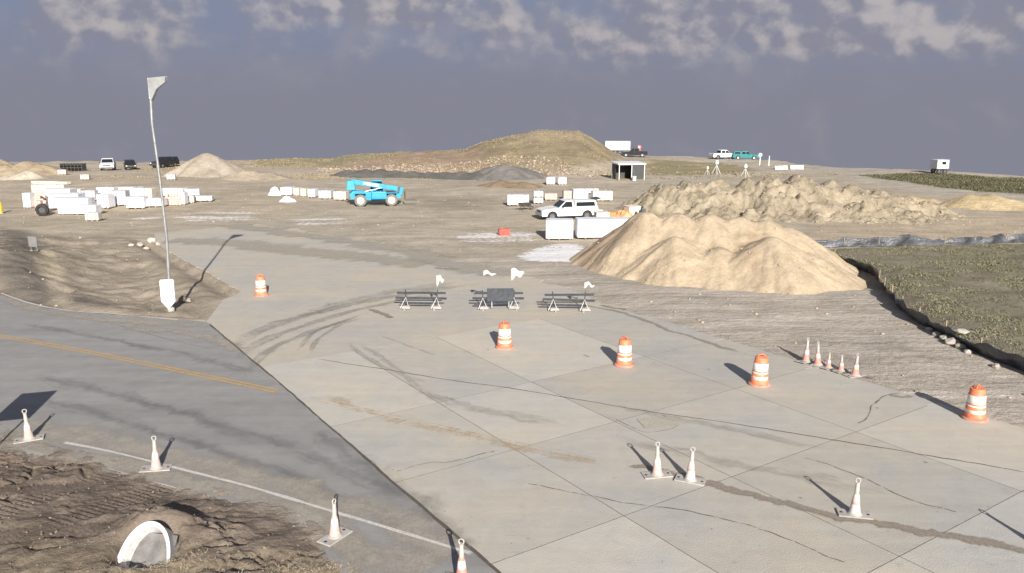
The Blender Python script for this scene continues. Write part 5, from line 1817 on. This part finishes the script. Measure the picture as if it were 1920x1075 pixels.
# ------------------------------------------------------------------ small things on the far right
for x, y, h, lb in ((1424, 312, 1.9, 'white marker post with round head, left of the far pair'), (1441, 313, 1.7, 'plain white marker post, right of the far pair')):
    q = G(x, y)
    r = thing('marker_post', lb, 'marker post', (q[0], q[1], hz(*q)), 0, 'far marker posts')
    MB().tube([(0, 0, 0), (.03, 0, h)], .09, 8).build('post', 'white_paint', r)
    if 'round' in lb:
        MB().cyl((.03, -.03, h), (.03, .03, h), .32, None, 14).build('disc', 'white_paint', r)
    MB().lathe([(.25, 0), (.2, .08)], 10).build('foot', 'base_grey', r)
for k, x in enumerate((1457, 1464, 1472, 1486, 1494, 1502)):
    q = G(x, 318)
    r = thing('road_barrier', ('first', 'second', 'third', 'fourth', 'fifth', 'last')[k] + ' low white barrier block from the left in the far row', 'barrier', (q[0], q[1], hz(*q)), math.radians(-6), 'far row of white barrier blocks')
    MB().prism([(-.3, 0), (.3, 0), (.26, .12), (.12, .3), (.08, .55), (-.08, .55), (-.12, .3), (-.26, .12)], -.35, .35).build('barrier_body', 'white_paint', r, .01)
    r.rotation_euler.z = math.radians(84)
    for s in (-1, 1):
        MB().box((0, s * .36, .25), (.12, .03, .18)).build('lug', 'galv', r)
for x, y, s, lb in ((1343, 327, 1.0, 'white equipment tripod with broad head beside the far track'), (1326, 328, .6, 'smaller white tripod left of the broad headed one'), (1397, 330, .9, 'white tripod nearest the rock ridge')):
    q = G(x, y)
    r = thing('tripod', lb, 'tripod', (q[0], q[1], hz(*q)), 0, 'far survey tripods', s)
    for k in range(3):
        a = k * 2.1 + .4
        MB().tube([(.75 * math.cos(a), .75 * math.sin(a), 0), (0, 0, 1.4)], .04, 6).build('leg', 'white_paint', r)
    MB().box((0, 0, 1.8), (.55, .35, .6), .2, 0, 0, (.6, .6)).build('head', 'white_paint', r, .06)
    MB().tube([(0, 0, 1.3), (0, 0, 1.6)], .06, 6).build('neck', 'galv', r)
q = G(1518, 305)
rf = thing('red_marker', 'tiny red marker cone on the right skyline', 'cone', (q[0], q[1], hz(*q)))
MB().lathe([(.28, .05), (.06, .75), (.05, .76)], 12).build('cone_body', 'red_plastic', rf)
MB().box((0, 0, .03), (.7, .7, .06)).build('base', 'rubber', rf)
q = G(1194, 290)
rp = thing('red_banner', 'red and white banner standing behind the black pickup', 'banner', (q[0] + .4, q[1] + 1.5, hz(*q)))
MB().tube([(0, 0, 0), (0, 0, 3.0)], .04, 6).build('pole', 'galv', rp)
MB().box((.35, 0, 2.35), (.7, .03, 1.1), 0, 0, .15).build('cloth', 'red_plastic', rp)
MB().box((.32, -.03, 2.55), (.35, .02, .5), 0, 0, .15).build('emblem', 'white_paint', rp)
q = G(2, 402)
yb = thing('yellow_bollard', 'yellow bollard cut by the left picture edge', 'bollard', (q[0], q[1], hz(*q)))
MB().lathe([(.16, 0), (.16, .95), (.12, 1.05), (.05, 1.10)], 14).build('tube', 'sign_yellow', yb)
MB().lathe([(.26, 0), (.24, .06)], 14).build('collar', 'base_grey', yb)
